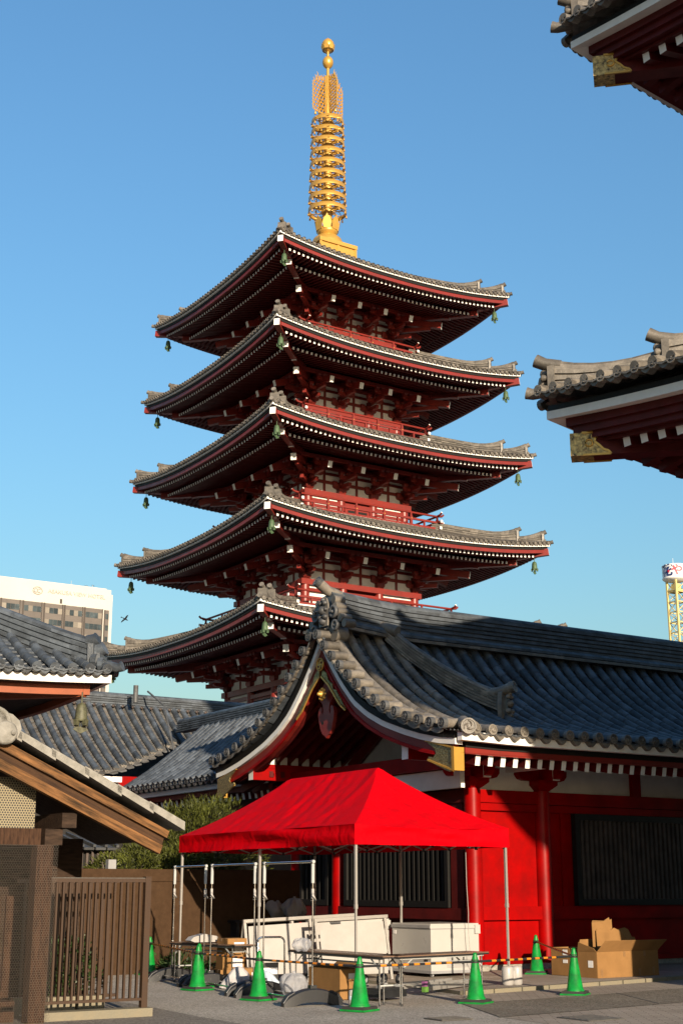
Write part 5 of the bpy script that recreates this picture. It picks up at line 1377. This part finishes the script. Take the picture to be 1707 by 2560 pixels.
def lump(name, lab, cat, x, y, z, sx, sy, sz, seed, mt, knot=True, group=None, mound=False):
    rg = random.Random(seed); ph = [rg.uniform(0, 6.28) for _ in range(8)]
    B = M(mats=[mt]); nu, nv = 48, 26; vs = []
    for j in range(nv + 1):
        v = j / nv
        for i in range(nu):
            a = 2 * math.pi * i / nu; r = math.sin(math.pi * (.08 + .92 * v)) ** .55 if v > 0.0 else .72
            if v == 0: r = .0
            if mound: r = 1.0 * (1 - v) ** .55 if v > 0 else 0
            r *= 1 + .22 * math.sin(2 * a + ph[0] + 2 * v) + .12 * math.sin(5 * a + ph[4] - 3 * v) + .09 * math.sin(7 * a + ph[1] + 5 * v) + .05 * math.sin(13 * a + ph[2] + 4 * v) + .035 * math.sin(19 * a - 9 * v + ph[5]) + .04 * math.sin(11 * v + 3 * a + ph[6])
            zz = sz * (v if v < .8 else .8 + (v - .8) * (1.0))
            if knot and v > .85: r = .10 + .12 * (1 - v) / .15 + (.08 * math.sin(4 * a) if v == 1 else 0)
            vs.append((sx / 2 * r * math.cos(a), sy / 2 * r * math.sin(a), zz + (.02 * math.sin(5 * a + ph[3]) if 0 < v < .9 else 0)))
    B.add(vs, [(j * nu + i, j * nu + (i + 1) % nu, (j + 1) * nu + (i + 1) % nu, (j + 1) * nu + i) for j in range(nv) for i in range(nu)], 0, True)
    o = B.build(name, None, G(x, y, z), RZ); tag(o, lab, cat, group); return o
def wp(u, d): return W2G(u, d)
lump('plastic_bag', 'clear plastic bag with pale blue contents beside the large carton', 'plastic bag', *wp(-.74, 22.35), .004, .36, .34, .40, 1, CLEARB)
lump('plastic_bag', 'knotted clear plastic bag lying on the middle folding table', 'plastic bag', *wp(-.62, 22.35), .70, .30, .26, .20, 2, CLEARB)
lump('cloth_bundle', 'pale blue bundle on the ground behind the rail stands', 'bundle', *wp(-1.25, 23.3), .004, .55, .5, .36, 3, BLUEB, False, None, True)
lump('white_sack', 'white sack slumped beside the cartons at the left', 'sack', *wp(-1.75, 24.5), .004, .5, .42, .36, 4, SACKW, False, None, True)
lump('white_sack', 'low white sack lying in front of the hand trolley', 'sack', *wp(-1.25, 23.8), .004, .8, .5, .26, 5, SACKW, False, None, True)
lump('plastic_bag', 'tied plastic bag on the dark ledge, left one of two behind the sign stands', 'plastic bag', *wp(-1.42, 30.2), 1.02, .5, .4, .42, 6, BAGW)
lump('plastic_bag', 'tied plastic bag on the dark ledge, right one of two behind the sign stands', 'plastic bag', *wp(-1.0, 30.1), 1.02, .42, .36, .46, 7, BAGW)
B = M(mats=[BLKP, SLAT]); B.box((0, 0, .98), (2.6, .6, .05), 0); 
for q in (-1.2, 0, 1.2): B.box((q, 0, .48), (.06, .5, .96), 0)
o = B.build('storage_ledge', None, G(*wp(-1.25, 30.2)), RZ); tag(o, 'dark ledge in the shade behind the sign stands carrying two plastic bags', 'shelf')
B = M(mats=[WPLA]); B.prism([(-.28, 0), (-.22, .06), (0, .11), (.24, .07), (.3, 0), (.2, -.03), (-.2, -.03)], (0, 0, .05), (1, 0, 0), (0, 0, 1), .22, 0); o = B.build('white_tray', None, G(*wp(-2.55, 25.6), .70), RZ); tag(o, 'white tray on the far-left folding table', 'tray')
t = thing('hand_trolley', 'folded hand trolley with a chrome hoop handle and dark deck leaning by the sign stand', 'trolley', *wp(-1.15, 23.45), 0, R(-8))
B = M(mats=[CHROME]); pts = [(-.24, 0, .05)] + [(-.24 + (.09 - .09 * math.cos(a)), .02, .78 + .09 * math.sin(a)) for a in [q * .39 for q in range(5)]] + [(.24 - (.09 - .09 * math.cos(a)), .02, .78 + .09 * math.sin(a)) for a in [1.56 - q * .39 for q in range(5)]] + [(.24, 0, .05)]
B.tube(pts, .017, 8, 0); B.build('handle', t)
B = M(mats=[BLKP]); B.box((-.06, .05, .30), (.40, .04, .34), 0); B.build('deck', t)
B = M(mats=[LABELW]); B.box((-.02, .02, .34), (.28, .012, .10), 0); B.build('label', t)
B = M(mats=[CHROME]); B.box((.24, -.02, .08), (.07, .07, .12), 0); B.lathe([(.05, -.015), (.05, .015)], 12, 0, (.24, -.05, .055), (1, 0, 0)); B.build('caster', t)
# dolly and step ladder on the ground
t = thing('dolly', 'upturned black dolly with grey wheels beside the brown folding table', 'dolly', *wp(.62, 22.0), 0, R(15))
B = M(mats=[BLKP]); B.box((0, 0, .10), (.62, .46, .10), 0); B.box((0, 0, .17), (.56, .40, .04), 0); B.build('deck', t)
for q in (-1, 1):
    for w in (-1, 1):
        B = M(mats=[FRG, BLKP]); B.box((q * .22, w * .16, .21), (.09, .09, .05), 0); B.lathe([(.075, -.02), (.08, -.012), (.08, .012), (.075, .02)], 14, 1, (q * .22, w * .16, .30), (0, 1, 0)); B.lathe([(.045, -.024), (.045, .024)], 12, 0, (q * .22, w * .16, .30), (0, 1, 0)); B.build('wheel', t)
t = thing('step_ladder', 'aluminium step ladder lying flat with purple and green feet', 'ladder', *wp(1.55, 23.5), .07, R(20))
LFEET = mat('green_foot', (.12, .28, .05), .5); PFEET = mat('purple_foot', (.30, .10, .26), .5)
for sy in (-.24, .24):
    B = M(mats=[ALU]); B.beam((-.7, sy * 1.15, .04), (.75, sy * .8, .05), .03, .065, 0); B.build('rail', t)
    B = M(mats=[LFEET]); B.box((-.74, sy * 1.16, .035), (.09, .07, .08), 0); B.build('foot', t); B = M(mats=[PFEET]); B.box((-.70, sy * 1.02, .11), (.08, .06, .08), 0); B.build('foot', t)
B = M(mats=[ALU])
for k in range(4): B.box((-.5 + .33 * k, 0, .07), (.10, .46 - .03 * k, .025), 0)
for sy in (-.2, .2): B.beam((-.68, sy, .10), (.7, sy * .8, .10), .025, .04, 0)
B.build('step', t)
B = M(mats=[WPLA, BLUEB]); B.lathe([(.055, 0), (.06, .01), (.06, .19), (.05, .21), (.02, .215)], 18, 0); B.lathe([(.0605, .08), (.0605, .13)], 18, 1); o = B.build('white_canister', None, G(11.42, 17.62, .004), RZ); tag(o, 'small white canister standing between the nearest cone and the large carton', 'canister')
# cable hanging from the tent
B = M(mats=[WPLA]); B.tube([(0, 0, 2.3), (.02, .02, 1.7), (.03, .0, 1.2), (.02, 0, .9), (.06, 0, .3), (.3, -.1, .02)], .006, 5, 0); o = B.build('cable', None, G(16.3, 21.2), RZ); tag(o, 'thin white cable hanging down beside the big freezer', 'cable')

# open cartons against the wall
t = thing('cardboard_box', 'long open cardboard box with raised flaps against the dark red wall', 'cardboard box', 18.8, 19.85, .062, R(4))
L_, D_, H_ = 1.66, .48, .46
B = M(mats=[CARD, TAPE, CARDI])
B.box((0, -D_ / 2, H_ / 2), (L_, .008, H_), 0); B.box((0, D_ / 2, H_ / 2), (L_, .008, H_), 0); B.box((-L_ / 2, 0, H_ / 2), (.008, D_ - .01, H_), 0); B.box((L_ / 2, 0, H_ / 2), (.008, D_ - .01, H_), 0); B.box((0, 0, .006), (L_ - .01, D_ - .01, .008), 2)
for x, z in ((-.72, .09), (.3, .08), (.68, .1), (-.1, .42), (.45, .42)): B.box((x, -D_ / 2 - .005, z), (.06, .003, .12), 1)
B.build('carton_body', t)
B = M(mats=[CARD, CARDI])
def flap(pts, th=.008):
    a = [Vector(p) for p in pts]; n = (a[1] - a[0]).cross(a[2] - a[0]).normalized() * th
    k = len(a); B.add(a + [p + n for p in a], [tuple(range(k))[::-1], tuple(range(k, 2 * k))] + [(i, (i + 1) % k, k + (i + 1) % k, k + i) for i in range(k)], 0)
flap([(-L_ / 2, -D_ / 2, H_), (L_ / 2, -D_ / 2, H_), (L_ / 2 + .09, -D_ / 2 - .16, H_ + .19), (-L_ / 2 + .07, -D_ / 2 - .16, H_ + .20)])
flap([(-L_ / 2, D_ / 2, H_), (-L_ / 2, -D_ / 2, H_), (-L_ / 2 - .02, -D_ / 2 + .05, H_ + .06), (-L_ / 2 - .02, D_ / 2 - .05, H_ + .16)])
flap([(L_ / 2, D_ / 2, H_), (-L_ / 2, D_ / 2, H_), (-L_ / 2 + .1, D_ / 2 + .02, H_ + .2), (L_ / 2 - .06, D_ / 2 + .02, H_ + .22)])
B.build('flap', t)
B = M(mats=[LABELW]); B.box((-L_ / 2 - .006, -.08, .24), (.004, .12, .12), 0); B.build('label', t)
t2 = carton('cardboard_box', 'narrow reddish brown carton behind the long open box by the wall', 18.25, 20.55, .062, .55, .5, .50, R(4), None, [('l', -.12, .42, .12, .10), ('l', -.12, .26, .12, .06)], True)
for lab, pts in (('tall torn cardboard sheet leaning in the long open box', [(-.62, .0, .3), (.0, .06, .3), (.08, .16, 1.02), (.03, .16, 1.0), (.02, .17, 1.05), (-.12, .17, .99), (-.44, .16, 1.0), (-.52, .10, .96)]),
                 ('second cardboard sheet leaning in front of the tall one', [(-.58, -.08, .3), (.12, -.06, .3), (.22, .08, .80), (.05, .08, .86), (-.04, .08, .82), (-.42, .06, .84), (-.47, .05, .82)]),
                 ('crumpled brown cardboard piece at the right of the leaning sheets', [(.16, .06, .4), (.56, .05, .4), (.60, .12, .66), (.52, .15, .82), (.42, .15, .86), (.26, .12, .84), (.10, .12, .80)])):
    B = M(mats=[CARD]); flap(pts); o = B.build('cardboard_sheet', None, G(18.8, 19.9, .062), RZ + R(4)); tag(o, lab, 'cardboard sheet', 'loose cardboard sheets')

# ---------------------------------------------------------------- brown screen fence at the back left
MESHB = mat('brown_mesh_cloth', (.062, .034, .017), .8, var=.10, scale=8, bump=.3, bscale=160, spec=.1)
fe = thing('screen_fence', 'brown cloth-covered screen fence behind the rail stands', 'fence', 12.0, 26.2)
B = M(off=(12.0, 26.2, 0), mats=[MESHB, IRON])
B.bx((8.4, 26.17, 0), (15.6, 26.20, 1.99), 0)
for x in (9.0, 10.6, 12.2, 13.8, 15.4): B.box((x, 26.23, 1.0), (.06, .06, 1.98), 1)
B.build('cloth_panel', fe)
B = M(off=(12.0, 26.2, 0), mats=[MESHB]); B.bx((8.4, 26.14, 1.78), (15.6, 26.168, 2.02), 0); B.build('top_band', fe)
B = M(off=(12.0, 26.2, 0), mats=[FRG]); B.box((11.25, 26.26, 2.08), (.17, .15, .24), 0, top=.96); B.build('post_cap', fe)

# ---------------------------------------------------------------- steel railing with low curb, in front at the left
BRST = mat('brown_steel', (.055, .028, .014), .45, var=.10, scale=6, spec=.35)
FO = (7.4, 17.72, 0)
fn = thing('steel_railing', 'brown steel railing of vertical bars on a low stone curb at the left', 'railing', *FO[:2])
B = M(FO, [STONE]); B.bx((6.62, 17.58, -.02), (8.22, 17.84, .11), 0); B.build('curb', fn)
B = M(FO, [BRST]); B.box((8.14, 17.72, .95), (.085, .085, 1.68), 0); B.box((8.14, 17.72, 1.795), (.095, .095, .012), 0); B.build('post', fn)
B = M(FO, [BRST, IRON]); B.bx((6.5, 17.685, 1.725), (8.1, 17.755, 1.775), 0); B.bx((6.5, 17.69, .20), (8.1, 17.75, .235), 0); B.bx((6.5, 17.70, 1.775), (8.1, 17.74, 1.785), 1); B.build('rail', fn)
for i in range(16):
    x = 6.66 + .0915 * i
    B = M(FO, [BRST]); B.box((x, 17.72, .98), (.026, .045, 1.49), 0); B.build('bar', fn)
for i in range(14):
    x = 6.72 + .095 * i
    B = M(FO, [BRST]); B.box((x, 18.55, .98), (.026, .045, 1.5), 0); 
    if i % 1 == 0: B.build('bar', fn)
B = M(FO, [BRST]); B.bx((6.6, 18.52, 1.72), (8.1, 18.58, 1.77), 0); B.bx((6.6, 18.52, .2), (8.1, 18.58, .24), 0); B.build('rail', fn)
B = M(mats=[STONE])
for i in range(3): B.box((6.75 + .42 * i, 18.25, .12), (.38, .16, .26), 0)
o = B.build('granite_kerb', None, (0, 0, 0), RZ); tag(o, kind='structure')
GRAV = mat('white_gravel', (.50, .48, .44), .8, var=.3, scale=30, rnd=.4)
B = M(mats=[GRAV]); rg = random.Random(5)
for i in range(900):
    x, y = rg.uniform(6.6, 8.1), rg.uniform(17.85, 18.2); s_ = rg.uniform(.008, .022)
    B.lathe([(s_ * .6, 0), (s_, s_ * .5), (s_ * .5, s_)], 5, 0, (x, y, .03 + rg.uniform(0, .02)), (rg.uniform(-.4, .4), rg.uniform(-.4, .4), 1), sm=False)
o = B.build('gravel', None, (0, 0, 0), RZ); tag(o, kind='stuff')
# ---------------------------------------------------------------- timber shelter in the left foreground
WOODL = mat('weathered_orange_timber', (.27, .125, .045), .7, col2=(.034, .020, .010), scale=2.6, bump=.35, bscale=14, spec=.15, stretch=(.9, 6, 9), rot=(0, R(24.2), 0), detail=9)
WOODM = mat('dark_brown_timber', (.085, .042, .020), .75, col2=(.030, .016, .010), scale=2.2, bump=.35, bscale=14, spec=.15, stretch=(.9, 6, 9), rot=(0, R(24.2), 0), detail=9)
WOODD = mat('dark_stained_timber', (.045, .026, .016), .7, var=.3, scale=5, bump=.3, bscale=30, spec=.15, stretch=(1, 5, 5))
WOODP = mat('brown_timber_post', (.060, .028, .014), .7, var=.3, scale=6, bump=.3, spec=.15, stretch=(6, 6, 1))
CONC = mat('grey_concrete_tile', (.34, .325, .295), .85, col2=(.22, .21, .185), scale=9, bump=.35, bscale=60, spec=.1)
SO = (5.0, 17.3, 0)
shk = thing('timber_shelter', 'open timber shelter with concrete tile roof and orange weathered bargeboards at the left foreground', 'shelter', *SO[:2])
YG = 17.2
tip = (8.10, 2.10); sl = -(3.10 - 2.09) / (8.06 - 5.81)
def zl(x, z0=2.10, x0=8.06): return z0 + sl * (x - x0)
DEP = 2.6
ycap = YG + DEP
B = M(SO, [CONC])
for i in range(9):
    x1 = 8.36 - .47 * i; x0 = x1 - .53; z1 = zl(x1, 2.40, 8.36); z0 = zl(x0, 2.40, 8.36)
    if x1 < 5.3: break
    prof_ = [(x0, z0 + .035), (x1, z1), (x1, z1 + .115), (x1 - .10, z1 + .165), (x0, z0 + .135)]
    B.prism(prof_, (0, YG - .14, 0), (1, 0, 0), (0, 0, 1), -.30, 0)
    B.prism([(x0, z0 + .07), (x1, z1 + .03), (x1, z1 + .09), (x0, z0 + .13)], (0, YG + .16, 0), (1, 0, 0), (0, 0, 1), -DEP + .16, 0)
    for k in range(6): B.tube([(x0, YG + .4 + .38 * k, z0 + .13), (x1, YG + .4 + .38 * k, z1 + .09)], .045, 6, 0)
for i in range(9):      # far slope
    x1 = 2.6 + .47 * i; x0 = x1 + .53
    if x0 > 5.4: break
    z1 = zl(10.75 - x1 + .15, 2.40, 8.36); z0 = zl(10.75 - x0 + .15, 2.40, 8.36)
    B.prism([(x1, z1), (x0, z0 + .035), (x0, z0 + .135), (x1, z1 + .15)], (0, YG - .14, 0), (1, 0, 0), (0, 0, 1), -DEP - .14, 0)
rf = B.build('roof', shk)
B = M(SO, [CONC]); B.prism([(5.25, 3.50), (5.94, 3.50), (5.99, 3.62), (5.96, 3.72), (5.86, 3.80), (5.6, 3.86), (5.25, 3.84)], (0, YG - .16, 0), (1, 0, 0), (0, 0, 1), -.14, 0)
B.lathe([(.15, -.1), (.15, .03), (.12, .05), (.001, .055)], 20, 0, (5.78, YG - .16, 3.56), (0, -1, 0)); B.lathe([(.23, 0), (.23, .03), (.19, .03), (.185, .0), (.12, 0), (.11, .02), (.001, .025)], 24, 0, (5.62, YG - .162, 3.66), (0, -1, 0)); B.lathe([(.03, 0), (.03, .03), (.001, .035)], 10, 0, (5.86, YG - .215, 3.56), (0, -1, 0))
B.tube([(5.55, YG - .1, 3.62), (5.55, YG + DEP, 3.62)], .16, 10, 0)
B.build('ridge_ornament', rf)
B = M(SO, [WOODL]); B.prism([(5.2, zl(5.2, 2.335)), (8.14, zl(8.14, 2.335)), (8.17, zl(8.14, 2.335) + .09), (5.2, zl(5.2, 2.335) + .13)], (0, YG - .06, 0), (1, 0, 0), (0, 0, 1), -.10, 0); B.build('upper_bargeboard', shk)
B = M(SO, [WOODL, WOODM]); B.prism([(5.2, zl(5.2, 2.09)), (8.06, 2.09), (8.10, 2.20), (5.2, zl(5.2, 2.225))], (0, YG - .015, 0), (1, 0, 0), (0, 0, 1), -.105, 0); B.prism([(5.2, zl(5.2, 2.228)), (8.10, 2.205), (8.13, 2.32), (5.2, zl(5.2, 2.37))], (0, YG + .01, 0), (1, 0, 0), (0, 0, 1), -.08, 1); B.build('lower_bargeboard', shk)  # upper plank a darker brown than the lower one
B = M(SO, [WOODD]); B.add([(4.9, YG + .05, zl(4.9, 2.36)), (8.25, YG + .05, zl(8.25, 2.36)), (8.25, ycap, zl(8.25, 2.36)), (4.9, ycap, zl(4.9, 2.36))], [(0, 1, 2, 3)], 0); B.add([(2.6, YG + .05, zl(8.0, 2.36)), (5.4, YG + .05, zl(5.2, 2.36)), (5.4, ycap, zl(5.2, 2.36)), (2.6, ycap, zl(8, 2.36))], [(0, 1, 2, 3)], 0); B.build('soffit', shk)
for (x0, x1, z0, z1) in ((6.71, 6.91, 2.41, 2.60), (5.60, 5.82, 2.78, 3.02)):
    B = M(SO, [WOODD]); B.bx((x0, YG + .12, z0), (x1, ycap, z1), 0); B.build('purlin', shk)
B = M(SO, [WOODD]); B.bx((6.52, YG + .2, 2.19), (6.76, ycap, 2.395), 0); B.build('purlin', shk)
B = M(SO, [WOODP]); B.bx((4.4, YG + .32, 2.19), (6.51, YG + .46, 2.40), 0); B.build('tie_beam', shk)
B = M(SO, [WOODP, STONE]); B.bx((6.43, YG + .22, .0), (6.65, YG + .44, 2.19), 0); B.build('post', shk)
B = M(SO, [WOODD]); B.bx((4.0, ycap - .3, 0), (7.9, ycap - .2, 2.35), 0); B.build('back_wall', shk)
B = M(SO, [WOODP])
for i in range(8): B.bx((6.32 - .155 * i, YG + .95, .35), (6.32 - .155 * i + (.085 if i else .10), YG + 1.0, 1.55), 0)
B.bx((4.8, YG + .9, .28), (6.4, YG + 1.0, .36), 0)
B.build('slat_screen', shk)
B = M(SO, [WOODP]); B.bx((4.6, YG + .5, .20), (6.35, YG + .85, .26), 0); B.bx((4.6, YG + .5, .0), (6.35, YG + .56, .14), 0); B.build('bench_board', shk)
def holes(name, col, hole, sc, rad, alpha):
    col = dim(col)
    """hexagonal hole pattern in a real sheet (object coordinates)"""
    m = bpy.data.materials.new(name); m.use_nodes = True; n = m.node_tree.nodes; l = m.node_tree.links; b = n['Principled BSDF']; b.inputs['Roughness'].default_value = .5
    tc = n.new('ShaderNodeTexCoord'); sx = n.new('ShaderNodeSeparateXYZ'); l.new(tc.outputs['Object'], sx.inputs[0])
    def math_(op, a, bb=None):
        q = n.new('ShaderNodeMath'); q.operation = op
        for i, v in enumerate((a, bb)):
            if v is None: continue
            if isinstance(v, (int, float)): q.inputs[i].default_value = v
            else: l.new(v, q.inputs[i])
        return q.outputs[0]
    X = math_('MULTIPLY', sx.outputs['X'], sc); Z_ = math_('MULTIPLY', sx.outputs['Z'], sc)
    def cell(dx, dz):
        a = math_('SUBTRACT', math_('FRACT', math_('ADD', X, dx)), .5); c_ = math_('MULTIPLY', math_('SUBTRACT', math_('FRACT', math_('ADD', math_('DIVIDE', Z_, 1.732), dz)), .5), 1.732)
        return math_('SQRT', math_('ADD', math_('MULTIPLY', a, a), math_('MULTIPLY', c_, c_)))
    d = math_('MINIMUM', cell(0, 0), cell(.5, .5)); k = math_('LESS_THAN', d, rad)
    if alpha:
        b.inputs['Base Color'].default_value = (*col, 1); l.new(math_('SUBTRACT', 1.0, k), b.inputs['Alpha'])
    else:
        mx = n.new('ShaderNodeMix'); mx.data_type = 'RGBA'; mx.inputs['A'].default_value = (*col, 1); mx.inputs['B'].default_value = (*hole, 1); l.new(k, mx.inputs['Factor']); l.new(mx.outputs['Result'], b.inputs['Base Color'])
    return m
PERF = holes('perforated_cream_panel', (.28, .23, .13), (.010, .008, .006), 28, .36, False)
WIRE = holes('hexagonal_wire_netting', (.075, .06, .045), (0, 0, 0), 30, .475, True)
B = M(SO, [PERF]); B.bx((4.6, YG + .40, 2.40), (6.44, YG + .41, 3.05), 0); B.build('perforated_panel', shk)
B = M(SO, [WIRE]); B.add([(4.5, YG + .17, 0.0), (6.70, YG + .17, 0.0), (6.70, YG + .17, 2.19), (4.5, YG + .17, 2.19)], [(0, 1, 2, 3)], 0); B.build('wire_netting', shk)
# shed with dark tiles seen under the shelter roof
t = thing('garden_shed', 'low dark shed with flat grey tiles and slatted wall behind the screen fence', 'shed', 10.3, 28.3)
B = M((10.3, 28.3, 0), [TILED, SLAT, DARK])
for i in range(12):
    x = 8.9 + .26 * i; B.beam((x, 27.4, 2.44 + .0), (x, 29.0, 2.75), .22, .05, 0); B.beam((x + .12, 27.4, 2.50), (x + .12, 29.0, 2.81), .06, .05, 0)
sr = B.build('roof', t)
B = M((10.3, 28.3, 0), [TILED, SLAT, DARK]); B.bx((9.0, 27.7, 0), (11.9, 28.9, 2.45), 2)
for i in range(24): B.bx((9.0 + .12 * i, 27.64, 1.2), (9.05 + .12 * i, 27.69, 2.38), 1)
B.build('wall', t)
# ---------------------------------------------------------------- plants
LEAF = mat('needle_foliage', (.078, .090, .014), .6, var=.4, scale=2.2, rnd=.55, spec=.2)
LEAF2 = mat('dark_leaf', (.030, .058, .014), .5, var=.4, scale=3, rnd=.5, spec=.3)
BARK = mat('bark', (.06, .042, .03), .8, var=.3)
def shrub(name, lab, x, y, z, blobs, n, ln, wd, mt, droop, seed, stems, kind='shrub'):
    t = thing(name, lab, kind, x, y, z)
    rg = random.Random(seed); B = M(mats=[mt]); tot = sum(a * b * c for *_, a, b, c in blobs)
    for bx_, by_, bz_, a, b, c in blobs:
        cnt = int(n * a * b * c / tot)
        # twigs: each carries a tuft of leaves
        for _ in range(cnt // 9):
            while True:
                p = Vector((rg.uniform(-1, 1), rg.uniform(-1, 1), rg.uniform(-1, 1)))
                if .25 < p.length < 1: break
            r = p.length ** .35 * rg.uniform(.80, 1.10); p = p.normalized() * r
            q = Vector((bx_ + p.x * a, by_ + p.y * b, bz_ + p.z * c)); outd = Vector((p.x, p.y, p.z * .8 + .35)).normalized(); tone = rg.random()
            for k in range(9):
                d = (outd + Vector((rg.uniform(-.8, .8), rg.uniform(-.8, .8), rg.uniform(-.8, .8) + droop))).normalized(); l_ = ln * rg.uniform(.6, 1.4)
                o = q + Vector((rg.gauss(0, ln * .5), rg.gauss(0, ln * .5), rg.gauss(0, ln * .5)))
                s_ = d.cross(Vector((rg.uniform(-1, 1), rg.uniform(-1, 1), rg.uniform(-1, 1)))).normalized() * wd * rg.uniform(.7, 1.3)
                B.add([o, o + d * l_ * .45 + s_, o + d * l_, o + d * l_ * .45 - s_], [(0, 1, 2, 3)], 0, r=min(1, max(0, tone * .7 + rg.random() * .3)))
    B.build('crown', t)
    B = M(mats=[BARK])
    for sx_, sy_, ex, ey, ez, r in stems: B.tube([(sx_, sy_, 0), ((sx_ + ex) / 2 + .05, (sy_ + ey) / 2, ez * .5), (ex, ey, ez)], [r, r * .75, r * .3], 7, 0)
    B.build('trunk', t)
    return t
shrub('evergreen_shrub', 'large rounded feathery evergreen shrub behind the screen fence', 14.1, 28.4, 0, [(0, 0, 2.45, 1.35, 1.1, 1.05), (.55, -.1, 2.75, .9, .9, .85), (-.95, 0, 2.1, .9, .8, .8), (-.2, .2, 1.6, 1.7, 1.0, .9), (1.1, .1, 2.2, .8, .8, .9), (.2, 0, 3.05, .75, .7, .55)], 24000, .115, .010, LEAF, .25, 11, [(0, 0, .1, 0, 2.4, .09), (.2, 0, .8, .1, 2.3, .06), (-.2, 0, -.8, 0, 2.0, .06)])
shrub('nandina_plant', 'upright leafy nandina stems with pale tips behind the screen fence', 12.3, 27.3, 0, [(0, 0, 1.95, .55, .5, .55), (-.6, 0, 1.9, .5, .5, .42), (.7, 0, 1.95, .5, .5, .55), (1.3, .1, 2.0, .6, .5, .6)], 7000, .11, .013, LEAF, .2, 12, [(0, 0, .1, 0, 2.3, .02), (.4, 0, .5, .0, 2.2, .02), (-.5, 0, -.5, 0, 2.0, .02), (1, 0, 1.1, 0, 2.3, .02)], 'plant')
shrub('boxwood_bush', 'dark green bush inside the brown steel railing', 7.45, 18.75, 0, [(0, 0, .62, .38, .3, .42), (.3, .1, .5, .25, .25, .35), (-.25, 0, .45, .3, .25, .35)], 4500, .05, .016, LEAF2, 0, 13, [(0, 0, 0, 0, .6, .02), (.15, 0, .2, 0, .5, .015)], 'bush')
shrub('ground_plant', 'low green plant at the foot of the screen fence by the left cone', 12.6, 25.75, 0, [(0, 0, .16, .35, .15, .16), (.5, 0, .12, .25, .12, .12)], 700, .13, .016, LEAF2, .3, 14, [(0, 0, .05, 0, .15, .008)], 'plant')
